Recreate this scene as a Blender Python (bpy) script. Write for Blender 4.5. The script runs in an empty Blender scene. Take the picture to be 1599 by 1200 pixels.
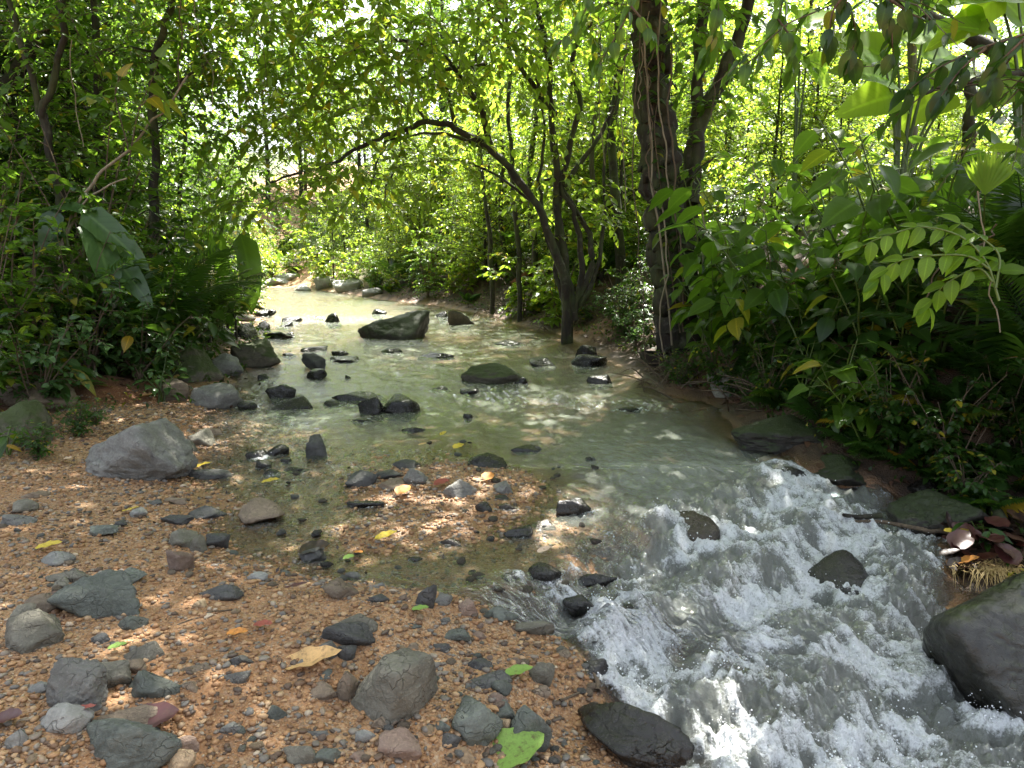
import bpy, bmesh, math, random
import numpy as np
from mathutils import Vector, Matrix

# ------------------------------------------------------------------ camera, sky, sun, exposure
scene = bpy.context.scene
COL = scene.collection
CAM = np.array([0.0, 0.0, 1.6]); PITCH = math.radians(-10.0); FPX = 1155.0
cd = bpy.data.cameras.new('camera'); cam = bpy.data.objects.new('camera', cd); COL.objects.link(cam)
cam.location = CAM; cam.rotation_euler = (math.radians(90) + PITCH, 0, 0)
cd.sensor_width = 36.0; cd.lens = FPX / 1599.0 * 36.0; cd.clip_start = 0.05; cd.clip_end = 1000
scene.camera = cam
SUN_EL, SUN_AZ = math.radians(60), math.radians(14)       # azimuth from +Y towards +X
w = bpy.data.worlds.new('World'); scene.world = w; w.use_nodes = True
wn = w.node_tree; bgn = wn.nodes['Background']
sky = wn.nodes.new('ShaderNodeTexSky'); sky.sky_type = 'NISHITA'; sky.sun_disc = False
sky.sun_elevation = SUN_EL; sky.sun_rotation = SUN_AZ
sky.air_density = 1.0; sky.dust_density = 4.0; sky.ozone_density = 0.6
hs = wn.nodes.new('ShaderNodeHueSaturation'); hs.inputs['Saturation'].default_value = 0.45
wn.links.new(sky.outputs[0], hs.inputs['Color']); wn.links.new(hs.outputs[0], bgn.inputs[0])
bgn.inputs[1].default_value = 0.085
sl = bpy.data.lights.new('sun', 'SUN'); sl.energy = 5.0; sl.angle = math.radians(0.53); sl.color = (1.0, 0.95, 0.87)
sun = bpy.data.objects.new('sun', sl); COL.objects.link(sun)
sdir = Vector((math.sin(SUN_AZ) * math.cos(SUN_EL), math.cos(SUN_AZ) * math.cos(SUN_EL), math.sin(SUN_EL)))
sun.rotation_euler = sdir.to_track_quat('Z', 'Y').to_euler()
scene.view_settings.view_transform = 'Standard'; scene.view_settings.look = 'None'
scene.view_settings.gamma = 1.0; scene.view_settings.use_curve_mapping = False
scene.view_settings.exposure = 2.68
cy = scene.cycles
cy.use_denoising = True; cy.max_bounces = 6; cy.diffuse_bounces = 3; cy.glossy_bounces = 3
cy.transmission_bounces = 4; cy.transparent_max_bounces = 8; cy.sample_clamp_indirect = 5.0
cy.caustics_reflective = False; cy.caustics_refractive = False

# ------------------------------------------------------------------ numeric helpers
cp, sp_ = math.cos(PITCH), math.sin(PITCH)
def ray(px, py):
    u = (px - 799.5) / FPX; v = (600 - py) / FPX
    return np.array([u, cp - v * sp_, sp_ + v * cp])
def PD(px, py, y):                      # point on the pixel's ray at world depth y
    d = ray(px, py); return CAM + d * (y / d[1])
def PZ(px, py, z):
    d = ray(px, py); return CAM + d * ((z - CAM[2]) / d[2])
def to_px(p):
    q = np.asarray(p, float) - CAM
    f = q[1] * cp + q[2] * sp_; up = -q[1] * sp_ + q[2] * cp
    f = max(f, 0.05)
    return 799.5 + q[0] / f * FPX, 600 - up / f * FPX
def S(t):
    t = np.clip(t, 0, 1); return t * t * (3 - 2 * t)
def _h(ix, iy, iz, seed):
    n = (ix.astype(np.int64) * 374761393 + iy.astype(np.int64) * 668265263 + iz.astype(np.int64) * 2147483647 + seed * 974634777) & 0xffffffff
    n = ((n ^ (n >> 13)) * 1274126177) & 0xffffffff
    n = ((n ^ (n >> 16)) * 2246822519) & 0xffffffff
    return ((n ^ (n >> 15)) & 0xffffff) / float(0xffffff) * 2 - 1
def noise3(x, y, z=0.0, seed=0):
    x = np.asarray(x, float); y = np.asarray(y, float); z = np.asarray(z, float) + np.zeros_like(x)
    ix, iy, iz = np.floor(x), np.floor(y), np.floor(z)
    fx, fy, fz = x - ix, y - iy, z - iz
    fx, fy, fz = [f * f * f * (f * (f * 6 - 15) + 10) for f in (fx, fy, fz)]
    r = 0
    for dx in (0, 1):
        wx = fx if dx else 1 - fx
        for dy in (0, 1):
            wy = fy if dy else 1 - fy
            for dz in (0, 1):
                wz = fz if dz else 1 - fz
                r = r + wx * wy * wz * _h(ix + dx, iy + dy, iz + dz, seed)
    return r
def fbm(x, y, z=0.0, seed=0, oct=4, gain=0.5):
    a, r, f = 1.0, 0, 1.0
    for i in range(oct):
        r = r + a * noise3(np.asarray(x) * f, np.asarray(y) * f, np.asarray(z) * f, seed + i * 17); a *= gain; f *= 2.03
    return r

# ------------------------------------------------------------------ the stream's shape: levels, edges, ground height
def rr(x, y): return ((np.asarray(x) - 1.2) - (np.asarray(y) - 4.2)) / 1.4142
def wl(x, y):
    b = np.interp(y, [0, 8.0, 8.7, 16.5, 18.0, 40], [0, 0, .04, .06, .13, .15])
    r = rr(x, y)
    d = 0.11 * S((r + .35) / .4) + .13 * S((r - .22) / .3) + .13 * S((r - .85) / .4) + .04 * np.clip(r - 1, 0, 2)
    return b - d * S((6.5 - np.asarray(y)) / 1.0)
def march(px, py, fn, t1=90.0):
    d = ray(px, py); t = np.concatenate([np.arange(1.5, 12, .02), np.arange(12, t1, .08)])
    p = CAM[None] + t[:, None] * d[None]
    below = p[:, 2] < fn(p[:, 0], p[:, 1])
    k = int(np.argmax(below)) if below.any() else len(t) - 1
    return p[k]
LE = [(412, 468), (400, 482), (392, 510), (385, 560), (345, 610), (318, 650), (325, 700), (300, 750), (330, 800), (345, 850), (440, 895), (600, 925), (760, 955), (870, 1000), (930, 1060), (965, 1120), (1030, 1200)]
RE = [(600, 468), (690, 478), (790, 500), (885, 524), (990, 580), (1030, 612), (1110, 632), (1160, 680), (1260, 735), (1400, 770), (1470, 820), (1500, 900), (1520, 1000), (1599, 1090), (1640, 1200)]
def edge(lst, behind, ahead):
    pts = [march(a, b, wl) for a, b in lst] ; pts = [(p[1], p[0]) for p in pts] + behind + ahead
    pts.sort(); ys = np.array([p[0] for p in pts]); xs = np.array([p[1] for p in pts])
    return ys, xs
LY, LX = edge(LE, [(-4, 4.5), (0.6, 1.9)], [(31, -12.5), (36, -16)])
RY, RX = edge(RE, [(-4, 7.5), (0.6, 4.2)], [(31, -8.0), (36, -13)])
xL = lambda y: np.interp(y, LY, LX)
xR = lambda y: np.interp(y, RY, RX)
VE = [(0, 668), (70, 630), (250, 606), (335, 562), (392, 508)]
vp = sorted([(PZ(a, b, .22)[1], PZ(a, b, .22)[0]) for a, b in VE] + [(-4, -8.5), (3.0, -6.6), (30, -13.5), (40, -20)])
VY = np.array([p[0] for p in vp]); VX = np.array([p[1] for p in vp])
xV = lambda y: np.interp(y, VY, VX)
def gh(x, y, detail=True):
    x = np.asarray(x, float); y = np.asarray(y, float)
    l, r_, lv = xL(y), xR(y), wl(x, y)
    dl = np.clip(l - x, 0, 400); dr = np.clip(x - r_, 0, 400)
    wdt = np.maximum(r_ - l, .3); t = np.clip((x - l) / wdt, 0, 1)
    # bed: a gravel shoal on the left of the nearer reach, deeper to the right
    inside = (dl <= 0) & (dr <= 0)
    shoal = S((7.5 - y) / 1.5)
    prof = (1 - shoal) * .13 * S(t * 5) * S((1 - t) * 7) + shoal * (.024 * S(t * 8) + .17 * S((t - .42) / .3)) * S((1 - t) * 9)
    prof = prof + .11 * S((rr(x, y) + .35) / .5) * S((6.3 - y) / 1.0) * S(t * 7) * S((1 - t) * 8)
    bed = lv - prof - .004
    bed = bed + .064 * np.exp(-((x + .35) / .75) ** 2 - ((y - 4.95) / .58) ** 2) + .040 * np.exp(-((x + .60) / .6) ** 2 - ((y - 4.05) / .40) ** 2)
    left = lv + .085 * (1 - np.exp(-dl / .45)) + .035 * np.minimum(dl, 3.0)
    dv = np.clip(xV(y) - x, 0, 400)
    left = left + .55 * (1 - np.exp(-dv / 1.6)) + .10 * np.minimum(dv, 40) 
    fb = np.interp(y, [0, 12, 18, 26], [1.0, 1.0, .55, .4])
    right = lv + .10 * (1 - np.exp(-dr / .12)) + fb * 1.25 * S((dr - .3) / 1.7) + fb * .27 * np.clip(dr - 1.4, 0, 28)
    h = np.where(inside, bed, np.where(dl > 0, left, right))
    h = h + .22 * np.clip(y - 33, 0, 45) * S((y - 33) / 10)
    if detail:
        bank = np.clip(dr * 1.2, 0, 1) + np.clip(dv * .8, 0, 1)
        far = np.clip((np.abs(x) + np.abs(y)) / 60 - .5, 0, 3)
        h = h + .014 * fbm(x * 1.9, y * 1.9, 0, 3, 3) * np.where(inside, .7, 1) + bank * .13 * fbm(x * 1.1, y * 1.1, 0, 9, 4) + far * .8 * fbm(x * .12, y * .12, 0, 4, 2)
    return h
def surf(x, y): return np.maximum(gh(x, y), np.where((x > xL(y)) & (x < xR(y)), wl(x, y), -9))
def G(px, py): return march(px, py, surf)
def gz(x, y): return float(gh(np.array([x]), np.array([y]))[0])

# ------------------------------------------------------------------ object helpers
def tag(o, label=None, cat=None, group=None, kind=None):
    if label: o['label'] = label
    if cat: o['category'] = cat
    if group: o['group'] = group
    if kind: o['kind'] = kind
    return o
def mesh_np(name, V, F, attrs=None, smooth=True):
    V = np.ascontiguousarray(V, np.float32); F = np.ascontiguousarray(F, np.int32)
    me = bpy.data.meshes.new(name)
    me.vertices.add(len(V)); me.vertices.foreach_set('co', V.ravel())
    k = F.shape[1]; me.loops.add(F.size); me.loops.foreach_set('vertex_index', F.ravel())
    me.polygons.add(len(F)); me.polygons.foreach_set('loop_start', np.arange(0, F.size, k, dtype=np.int32))
    me.polygons.foreach_set('loop_total', np.full(len(F), k, np.int32))
    if smooth: me.polygons.foreach_set('use_smooth', np.ones(len(F), bool))
    for an, av in (attrs or {}).items():
        a = me.attributes.new(an, 'FLOAT', 'POINT'); a.data.foreach_set('value', np.ascontiguousarray(av, np.float32))
    me.update(calc_edges=True); me.validate(); return me
def obj(name, me, mat=None, parent=None, loc=None):
    o = bpy.data.objects.new(name, me); COL.objects.link(o)
    if mat is not None and me is not None and len(me.materials) == 0: me.materials.append(mat)
    if parent: o.parent = parent
    if loc is not None: o.location = loc
    return o
def empty(name, loc=(0, 0, 0), rz=0.0, s=1.0):
    o = bpy.data.objects.new(name, None); COL.objects.link(o); o.location = loc; o.rotation_euler = (0, 0, rz); o.scale = (s, s, s)
    o.empty_display_size = .1; return o
def copy_tree(root, loc, rz=0.0, s=1.0):
    r = root.copy(); COL.objects.link(r); r.location = loc; r.rotation_euler = (0, 0, rz); r.scale = (s, s, s)
    for k in ('label', 'group'):
        if k in r: del r[k]
    for ch in KIDS.get(root.name, root.children):
        c = ch.copy(); COL.objects.link(c); c.parent = r
    return r
KIDS = {}
class MB:                                # collects tubes
    def __init__(s): s.V = []; s.F = []; s.n = 0
    def tube(s, pts, rad, n=6, seed=0, rough=0.0):
        P = np.asarray(pts, float); m = len(P); rad = np.asarray(rad, float) * np.ones(m)
        T = np.gradient(P, axis=0); T /= np.linalg.norm(T, axis=1)[:, None] + 1e-9
        up = np.array([0, 0, 1.0]) if abs(T[0][2]) < .9 else np.array([1.0, 0, 0])
        a = np.cross(T, up); a /= np.linalg.norm(a, axis=1)[:, None] + 1e-9; b = np.cross(T, a)
        th = np.arange(n) / n * 2 * math.pi
        R = rad[:, None] * np.ones((m, n))
        if rough: R = R * (1 + rough * noise3(np.cos(th)[None] * 2.2 + seed, np.sin(th)[None] * 2.2, np.arange(m)[:, None] * .35, seed) + .5 * rough * noise3(np.cos(th)[None] * 6 + seed, np.sin(th)[None] * 6, np.arange(m)[:, None] * (.9 if n < 30 else .25), seed + 5) + (.35 * rough * noise3(np.cos(th)[None] * 13, np.sin(th)[None] * 13, np.arange(m)[:, None] * .4, seed + 9) if n >= 30 else 0))
        V = P[:, None] + R[..., None] * (np.cos(th)[None, :, None] * a[:, None] + np.sin(th)[None, :, None] * b[:, None])
        i = np.arange(m - 1)[:, None] * n + np.arange(n)[None]; j = np.arange(m - 1)[:, None] * n + (np.arange(n)[None] + 1) % n
        F = np.stack([i, j, j + n, i + n], -1).reshape(-1, 4) + s.n
        s.V.append(V.reshape(-1, 3)); s.F.append(F); s.n += m * n
    def mesh(s, name, org=None):
        V = np.concatenate(s.V); 
        if org is not None: V = V - np.asarray(org)
        return mesh_np(name, V, np.concatenate(s.F))
def smooth_path(pts, k=6):
    P = np.asarray(pts, float); n = len(P)
    if n < 3:
        t = np.linspace(0, 1, k + 1)[:, None]; return P[0] * (1 - t) + P[-1] * t
    E = np.vstack([2 * P[0] - P[1], P, 2 * P[-1] - P[-2]]); out = []
    for i in range(n - 1):
        p0, p1, p2, p3 = E[i], E[i + 1], E[i + 2], E[i + 3]
        for t in np.arange(k) / k:
            out.append(.5 * (2 * p1 + (p2 - p0) * t + (2 * p0 - 5 * p1 + 4 * p2 - p3) * t * t + (3 * p1 - p0 - 3 * p2 + p3) * t ** 3))
    out.append(P[-1]); return np.array(out)
def wobble(P, amp, seed, f=1.3):
    i = np.arange(len(P)) * .35 * f
    return P + amp * np.stack([noise3(i, 0 * i + seed, 0, 1), noise3(i, 0 * i + seed, 0, 2), .5 * noise3(i, 0 * i + seed, 0, 3)], 1)

# ------------------------------------------------------------------ materials
def new_mat(name):
    m = bpy.data.materials.new(name); m.use_nodes = True; nt = m.node_tree; nt.nodes.clear()
    return m, nt, nt.nodes, nt.links
class N:
    def __init__(s, nt): s.nt = nt
    def __call__(s, typ, ins=None, **kw):
        n = s.nt.nodes.new('ShaderNode' + typ)
        for k, v in kw.items(): setattr(n, k, v)
        for k, v in (ins or {}).items():
            i = n.inputs[k]
            if isinstance(v, bpy.types.NodeSocket): s.nt.links.new(v, i)
            else: i.default_value = v
        return n
def ramp(n, fac, stops, interp='LINEAR'):
    r = n('ValToRGB', {'Fac': fac}); cr = r.color_ramp; cr.interpolation = interp
    while len(cr.elements) < len(stops): cr.elements.new(.5)
    for e, (p, c) in zip(cr.elements, stops):
        e.position = p; e.color = (*c, 1) if len(c) == 3 else c
    return r.outputs[0]
def mixc(n, fac, a, b, mode='MIX'):
    m = n('Mix', data_type='RGBA', blend_type=mode)
    for i, v in ((0, fac), (6, a), (7, b)):
        if isinstance(v, bpy.types.NodeSocket): n.nt.links.new(v, m.inputs[i])
        else: m.inputs[i].default_value = (*v, 1) if isinstance(v, tuple) and len(v) == 3 else v
    return m.outputs[2]
def math_(n, op, a, b=0.0, clamp=False):
    m = n('Math', operation=op, use_clamp=clamp)
    for i, v in ((0, a), (1, b)):
        if isinstance(v, bpy.types.NodeSocket): n.nt.links.new(v, m.inputs[i])
        else: m.inputs[i].default_value = v
    return m.outputs[0]

def leaf_mat(name, c1, c2, tr, tfac=.42, rough=.32, yellow=.03, spec=.5):
    m, nt, _, L = new_mat(name); n = N(nt)
    at = n('Attribute', attribute_name='rnd').outputs['Fac']; oi = n('ObjectInfo').outputs['Random']
    f = math_(n, 'FRACT', math_(n, 'ADD', at, oi))
    col = ramp(n, f, [(0, c1), (.5, c2), (.93 - yellow, tuple(a * 1.25 for a in c2)), (1 - yellow, (.42, .34, .03) if yellow else c2), (1, (.40, .22, .02) if yellow else c1)])
    rib = n('Attribute', attribute_name='rib').outputs['Fac']; alo = n('Attribute', attribute_name='along').outputs['Fac']
    vein = math_(n, 'SINE', math_(n, 'MULTIPLY', math_(n, 'ADD', alo, math_(n, 'MULTIPLY', rib, .22)), 56.0))
    col = mixc(n, math_(n, 'MULTIPLY', math_(n, 'GREATER_THAN', vein, .72), math_(n, 'MULTIPLY', math_(n, 'GREATER_THAN', alo, .001), .28)), col, mixc(n, 1.0, col, (.55, .62, .5), 'MULTIPLY'))
    col = mixc(n, ramp(n, rib, [(.86, (0, 0, 0)), (.97, (.75, .75, .75))]), col, mixc(n, 1.0, col, (2.1, 1.9, 1.8), 'MULTIPLY'))
    geo = n('NewGeometry').outputs['Position']
    nz = n('TexNoise', {'Vector': geo, 'Scale': 18.0, 'Detail': 2.0}).outputs[0]
    col = mixc(n, math_(n, 'MULTIPLY', nz, .5), col, mixc(n, 1.0, col, (.55, .6, .5), 'MULTIPLY'))
    p = n('BsdfPrincipled', {'Base Color': col, 'Roughness': rough, 'Specular IOR Level': spec})
    tcol = mixc(n, .55, mixc(n, 1.0, col, (2.0, 2.0, 1.1), 'MULTIPLY'), tr)
    t = n('BsdfTranslucent', {'Color': tcol})
    mx = n('MixShader', {0: tfac, 1: p.outputs[0], 2: t.outputs[0]})
    o = n('OutputMaterial', {'Surface': mx.outputs[0]}); return m
M = {}
M['leaf_dark'] = leaf_mat('dark_green_leaf', (.013, .038, .007), (.028, .070, .011), (.17, .32, .03), .42, yellow=.012)
M['leaf_mid'] = leaf_mat('green_leaf', (.034, .082, .011), (.068, .135, .017), (.30, .52, .045), .51, yellow=.014)
M['leaf_bright'] = leaf_mat('yellow_green_leaf', (.065, .125, .013), (.12, .19, .020), (.46, .64, .06), .57, yellow=.045)
M['leaf_blue'] = leaf_mat('glossy_bluish_leaf', (.040, .092, .030), (.070, .135, .045), (.16, .28, .06), .30, rough=.25, yellow=0)
M['leaf_fern'] = leaf_mat('fern_green', (.015, .050, .007), (.032, .085, .011), (.18, .36, .03), .38, rough=.5, yellow=.01)
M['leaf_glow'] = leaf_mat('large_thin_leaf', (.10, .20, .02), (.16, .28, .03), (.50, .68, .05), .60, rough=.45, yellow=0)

def bark_mat(name, c1, c2, moss=0.0, scale=6.0):
    m, nt, _, L = new_mat(name); n = N(nt)
    tc = n('TexCoord').outputs['Object']
    mp = n('Mapping', {'Vector': tc, 'Scale': (scale * 2.2, scale * 2.2, scale * .35)}).outputs[0]
    a = n('TexNoise', {'Vector': mp, 'Scale': 1.0, 'Detail': 6.0, 'Roughness': .65}).outputs[0]
    b = n('TexNoise', {'Vector': tc, 'Scale': scale * .5, 'Detail': 3.0}).outputs[0]
    col = ramp(n, a, [(.3, c1), (.7, c2)])
    if moss:
        col = mixc(n, math_(n, 'MULTIPLY', ramp(n, b, [(.45, (0, 0, 0)), (.62, (1, 1, 1))]), moss), col, (.07, .10, .025))
    lich = ramp(n, n('TexNoise', {'Vector': tc, 'Scale': scale * 1.7, 'Detail': 2.0}).outputs[0], [(.60, (0, 0, 0)), (.68, (1, 1, 1))])
    col = mixc(n, math_(n, 'MULTIPLY', lich, .18), col, (.20, .19, .16))
    bp = n('Bump', {'Height': a, 'Strength': .8, 'Distance': .03})
    p = n('BsdfPrincipled', {'Base Color': col, 'Roughness': .85, 'Normal': bp.outputs[0]})
    n('OutputMaterial', {'Surface': p.outputs[0]}); return m
M['bark_dark'] = bark_mat('dark_bark', (.009, .0075, .006), (.045, .036, .026), .4)
M['bark_grey'] = bark_mat('grey_lichened_bark', (.03, .025, .018), (.13, .11, .085), .35)
M['bark_pale'] = bark_mat('pale_stem', (.16, .13, .09), (.34, .29, .21), .1, 12)
M['twig'] = bark_mat('twig_brown', (.06, .042, .028), (.17, .125, .08), 0, 20)
M['stem_green'] = leaf_mat('green_stem', (.06, .10, .02), (.10, .15, .03), (.2, .3, .05), .1, yellow=0)
M['wood_orange'] = bark_mat('rotten_orange_wood', (.10, .035, .015), (.26, .10, .045), 0, 9)

def rock_mat(name, c1, c2, rough=.75, moss=0.0, speck=.3, bump=.5, ms=(.040, .054, .014)):
    m, nt, _, L = new_mat(name); n = N(nt)
    tc = n('TexCoord').outputs['Object']; oi = n('ObjectInfo')
    off = n('VectorMath', {0: tc, 1: n('CombineXYZ', {'X': math_(n, 'MULTIPLY', oi.outputs['Random'], 40.0), 'Y': math_(n, 'MULTIPLY', oi.outputs['Random'], 17.0)}).outputs[0]}, operation='ADD').outputs[0]
    a = n('TexNoise', {'Vector': off, 'Scale': 7.0, 'Detail': 10.0, 'Roughness': .68, 'Distortion': .9}).outputs[0]
    f = n('TexNoise', {'Vector': off, 'Scale': 70.0, 'Detail': 4.0, 'Roughness': .7}).outputs[0]
    st = n('TexNoise', {'Vector': n('Mapping', {'Vector': off, 'Rotation': (.5, .3, .2), 'Scale': (2.5, 2.5, 22)}).outputs[0], 'Scale': 1.0, 'Detail': 4.0, 'Distortion': 1.2}).outputs[0]
    col = ramp(n, a, [(.32, c1), (.68, c2)])
    col = mixc(n, math_(n, 'MULTIPLY', ramp(n, st, [(.42, (0, 0, 0)), (.6, (1, 1, 1))]), .35), col, mixc(n, 1.0, col, (.62, .58, .52), 'MULTIPLY'))
    col = mixc(n, math_(n, 'MULTIPLY', ramp(n, f, [(.52, (0, 0, 0)), (.72, (1, 1, 1))]), speck), col, tuple(min(1, x * 1.9) for x in c2))
    hs = n('HueSaturation', {'Hue': .5, 'Saturation': 1.0, 'Value': math_(n, 'MULTIPLY_ADD', oi.outputs['Random'], .5), 'Color': col})
    hs.inputs['Value'].links[0].from_node.inputs[2].default_value = .75
    col = hs.outputs[0]
    if moss:
        nz = n('SeparateXYZ', {0: n('NewGeometry').outputs['Normal']}).outputs['Z']
        mn = n('TexNoise', {'Vector': off, 'Scale': 3.5, 'Detail': 6.0, 'Roughness': .65}).outputs[0]
        mk = ramp(n, math_(n, 'ADD', math_(n, 'MULTIPLY', nz, .35), math_(n, 'MULTIPLY', mn, .9)), [(.80 - .38 * moss, (0, 0, 0)), (.95 - .38 * moss, (1, 1, 1))])
        col = mixc(n, math_(n, 'MULTIPLY', mk, min(1, moss + .3)), col, mixc(n, f, tuple(x * .6 for x in ms), tuple(x * 1.7 for x in ms)))
    ck = n('TexVoronoi', {'Vector': n('VectorMath', {0: off, 1: n('TexNoise', {'Vector': off, 'Scale': 6.0, 'Detail': 3.0}).outputs['Color']}, operation='ADD').outputs[0], 'Scale': 4.5}, feature='DISTANCE_TO_EDGE').outputs['Distance']
    ckm = ramp(n, ck, [(.0, (1, 1, 1)), (.035, (0, 0, 0))]); ckm = math_(n, 'MULTIPLY', ckm, ramp(n, a, [(.45, (0, 0, 0)), (.6, (1, 1, 1))]))
    col = mixc(n, math_(n, 'MULTIPLY', ckm, .45), col, tuple(x * .35 for x in c1))
    a = math_(n, 'SUBTRACT', a, math_(n, 'MULTIPLY', ckm, .5))
    hgt = math_(n, 'ADD', a, math_(n, 'ADD', math_(n, 'MULTIPLY', f, .25), math_(n, 'MULTIPLY', st, .3)))
    bp = n('Bump', {'Height': hgt, 'Strength': min(1, bump * 1.5), 'Distance': .035})
    rg = math_(n, 'MULTIPLY_ADD', f, .25); rg.node.inputs[2].default_value = rough - .12
    p = n('BsdfPrincipled', {'Base Color': col, 'Roughness': rg, 'Normal': bp.outputs[0]})
    n('OutputMaterial', {'Surface': p.outputs[0]}); return m
M['rock_grey'] = rock_mat('dry_grey_stone', (.10, .098, .088), (.22, .215, .195))
M['rock_pale'] = rock_mat('pale_grey_stone', (.17, .17, .155), (.31, .305, .28), speck=.2)
M['rock_olive'] = rock_mat('olive_grey_stone', (.095, .09, .068), (.205, .19, .148))
M['rock_green'] = rock_mat('greenish_grey_stone', (.070, .078, .066), (.15, .163, .138))
M['rock_brown'] = rock_mat('brown_stone', (.13, .10, .07), (.25, .19, .13))
M['rock_pink'] = rock_mat('pinkish_stone', (.17, .115, .085), (.29, .21, .16))
M['rock_tan'] = rock_mat('tan_stone', (.30, .21, .12), (.46, .34, .21))
M['rock_dark'] = rock_mat('dark_slate_stone', (.038, .038, .036), (.10, .098, .092), rough=.55)
M['rock_wet'] = rock_mat('wet_black_stone', (.007, .007, .006), (.026, .024, .020), rough=.24, speck=.15, bump=.38)
M['rock_wetbrown'] = rock_mat('wet_brown_stone', (.018, .014, .009), (.055, .042, .029), rough=.24, speck=.2, bump=.38)
M['rock_moss'] = rock_mat('mossy_stone', (.055, .05, .036), (.14, .125, .09), rough=.8, moss=.75)
M['rock_mossy_dark'] = rock_mat('dark_mossy_stone', (.016, .015, .012), (.046, .042, .032), rough=.6, moss=.7, ms=(.018, .027, .007))
M['rock_boulder'] = rock_mat('dark_smooth_boulder', (.012, .012, .010), (.045, .045, .037), rough=.30, moss=.35, speck=.12, bump=.25)
M['rock_lightmoss'] = rock_mat('boulder_with_moss_patches', (.10, .10, .08), (.21, .20, .16), rough=.7, moss=.35)

def ground_mat():
    m, nt, _, L = new_mat('gravel_and_soil'); n = N(nt)
    pos = n('NewGeometry').outputs['Position']
    soil = n('Attribute', attribute_name='soil').outputs['Fac']; wet = n('Attribute', attribute_name='wet').outputs['Fac']
    v1 = n('TexVoronoi', {'Vector': pos, 'Scale': 70.0, 'Randomness': 1.0}); v2 = n('TexVoronoi', {'Vector': pos, 'Scale': 150.0})
    big = n('TexNoise', {'Vector': pos, 'Scale': 1.1, 'Detail': 5.0}).outputs[0]
    rc = n('SeparateColor', {0: v1.outputs['Color']}).outputs[0]; rc2 = n('SeparateColor', {0: v2.outputs['Color']}).outputs[1]
    pal = [(0, (.10, .062, .034)), (.25, (.25, .130, .058)), (.5, (.38, .215, .098)), (.72, (.45, .285, .145)), (.86, (.20, .165, .125)), (1, (.52, .38, .24))]
    gcol = mixc(n, .5, ramp(n, rc, pal), ramp(n, rc2, pal))
    gcol = mixc(n, ramp(n, big, [(.4, (0, 0, 0)), (.65, (.6, .6, .6))]), gcol, (.25, .115, .045))
    sn = n('TexNoise', {'Vector': pos, 'Scale': 9.0, 'Detail': 8.0, 'Roughness': .7}).outputs[0]
    scol = ramp(n, sn, [(.3, (.018, .012, .007)), (.5, (.045, .028, .016)), (.7, (.095, .060, .036))])
    cl = n('Attribute', attribute_name='clay').outputs['Fac']
    scol = mixc(n, cl, scol, mixc(n, sn, (.11, .04, .016), (.24, .10, .045)))
    scol = mixc(n, n('Attribute', attribute_name='green').outputs['Fac'], scol, mixc(n, sn, (.035, .07, .012), (.11, .16, .03)))
    col = mixc(n, soil, gcol, scol)
    col = mixc(n, wet, col, mixc(n, 1.0, col, (.78, .72, .66), 'MULTIPLY'))
    hgt = math_(n, 'ADD', math_(n, 'MULTIPLY', v1.outputs['Distance'], -1.0), math_(n, 'MULTIPLY', sn, .6))
    bp = n('Bump', {'Height': hgt, 'Strength': .7, 'Distance': .012})
    rg = math_(n, 'MULTIPLY_ADD', wet, -.4); rg.node.inputs[2].default_value = .85
    p = n('BsdfPrincipled', {'Base Color': col, 'Roughness': rg, 'Normal': bp.outputs[0]})
    n('OutputMaterial', {'Surface': p.outputs[0]}); return m
M['ground'] = ground_mat()
def pebble_mat():
    m, nt, _, L = new_mat('gravel_pebble'); n = N(nt)
    at = n('Attribute', attribute_name='rnd').outputs['Fac']
    col = ramp(n, at, [(0, (.08, .06, .045)), (.16, (.18, .10, .05)), (.38, (.35, .185, .08)), (.56, (.43, .255, .12)), (.72, (.48, .32, .175)), (.82, (.25, .20, .15)), (.92, (.14, .13, .115)), (1, (.55, .44, .31))])
    nz = n('TexNoise', {'Vector': n('NewGeometry').outputs['Position'], 'Scale': 160.0, 'Detail': 2.0}).outputs[0]
    col = mixc(n, math_(n, 'MULTIPLY', nz, .5), col, mixc(n, 1.0, col, (.6, .55, .5), 'MULTIPLY'))
    p = n('BsdfPrincipled', {'Base Color': col, 'Roughness': .6}); n('OutputMaterial', {'Surface': p.outputs[0]}); return m
M['pebble'] = pebble_mat()

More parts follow.
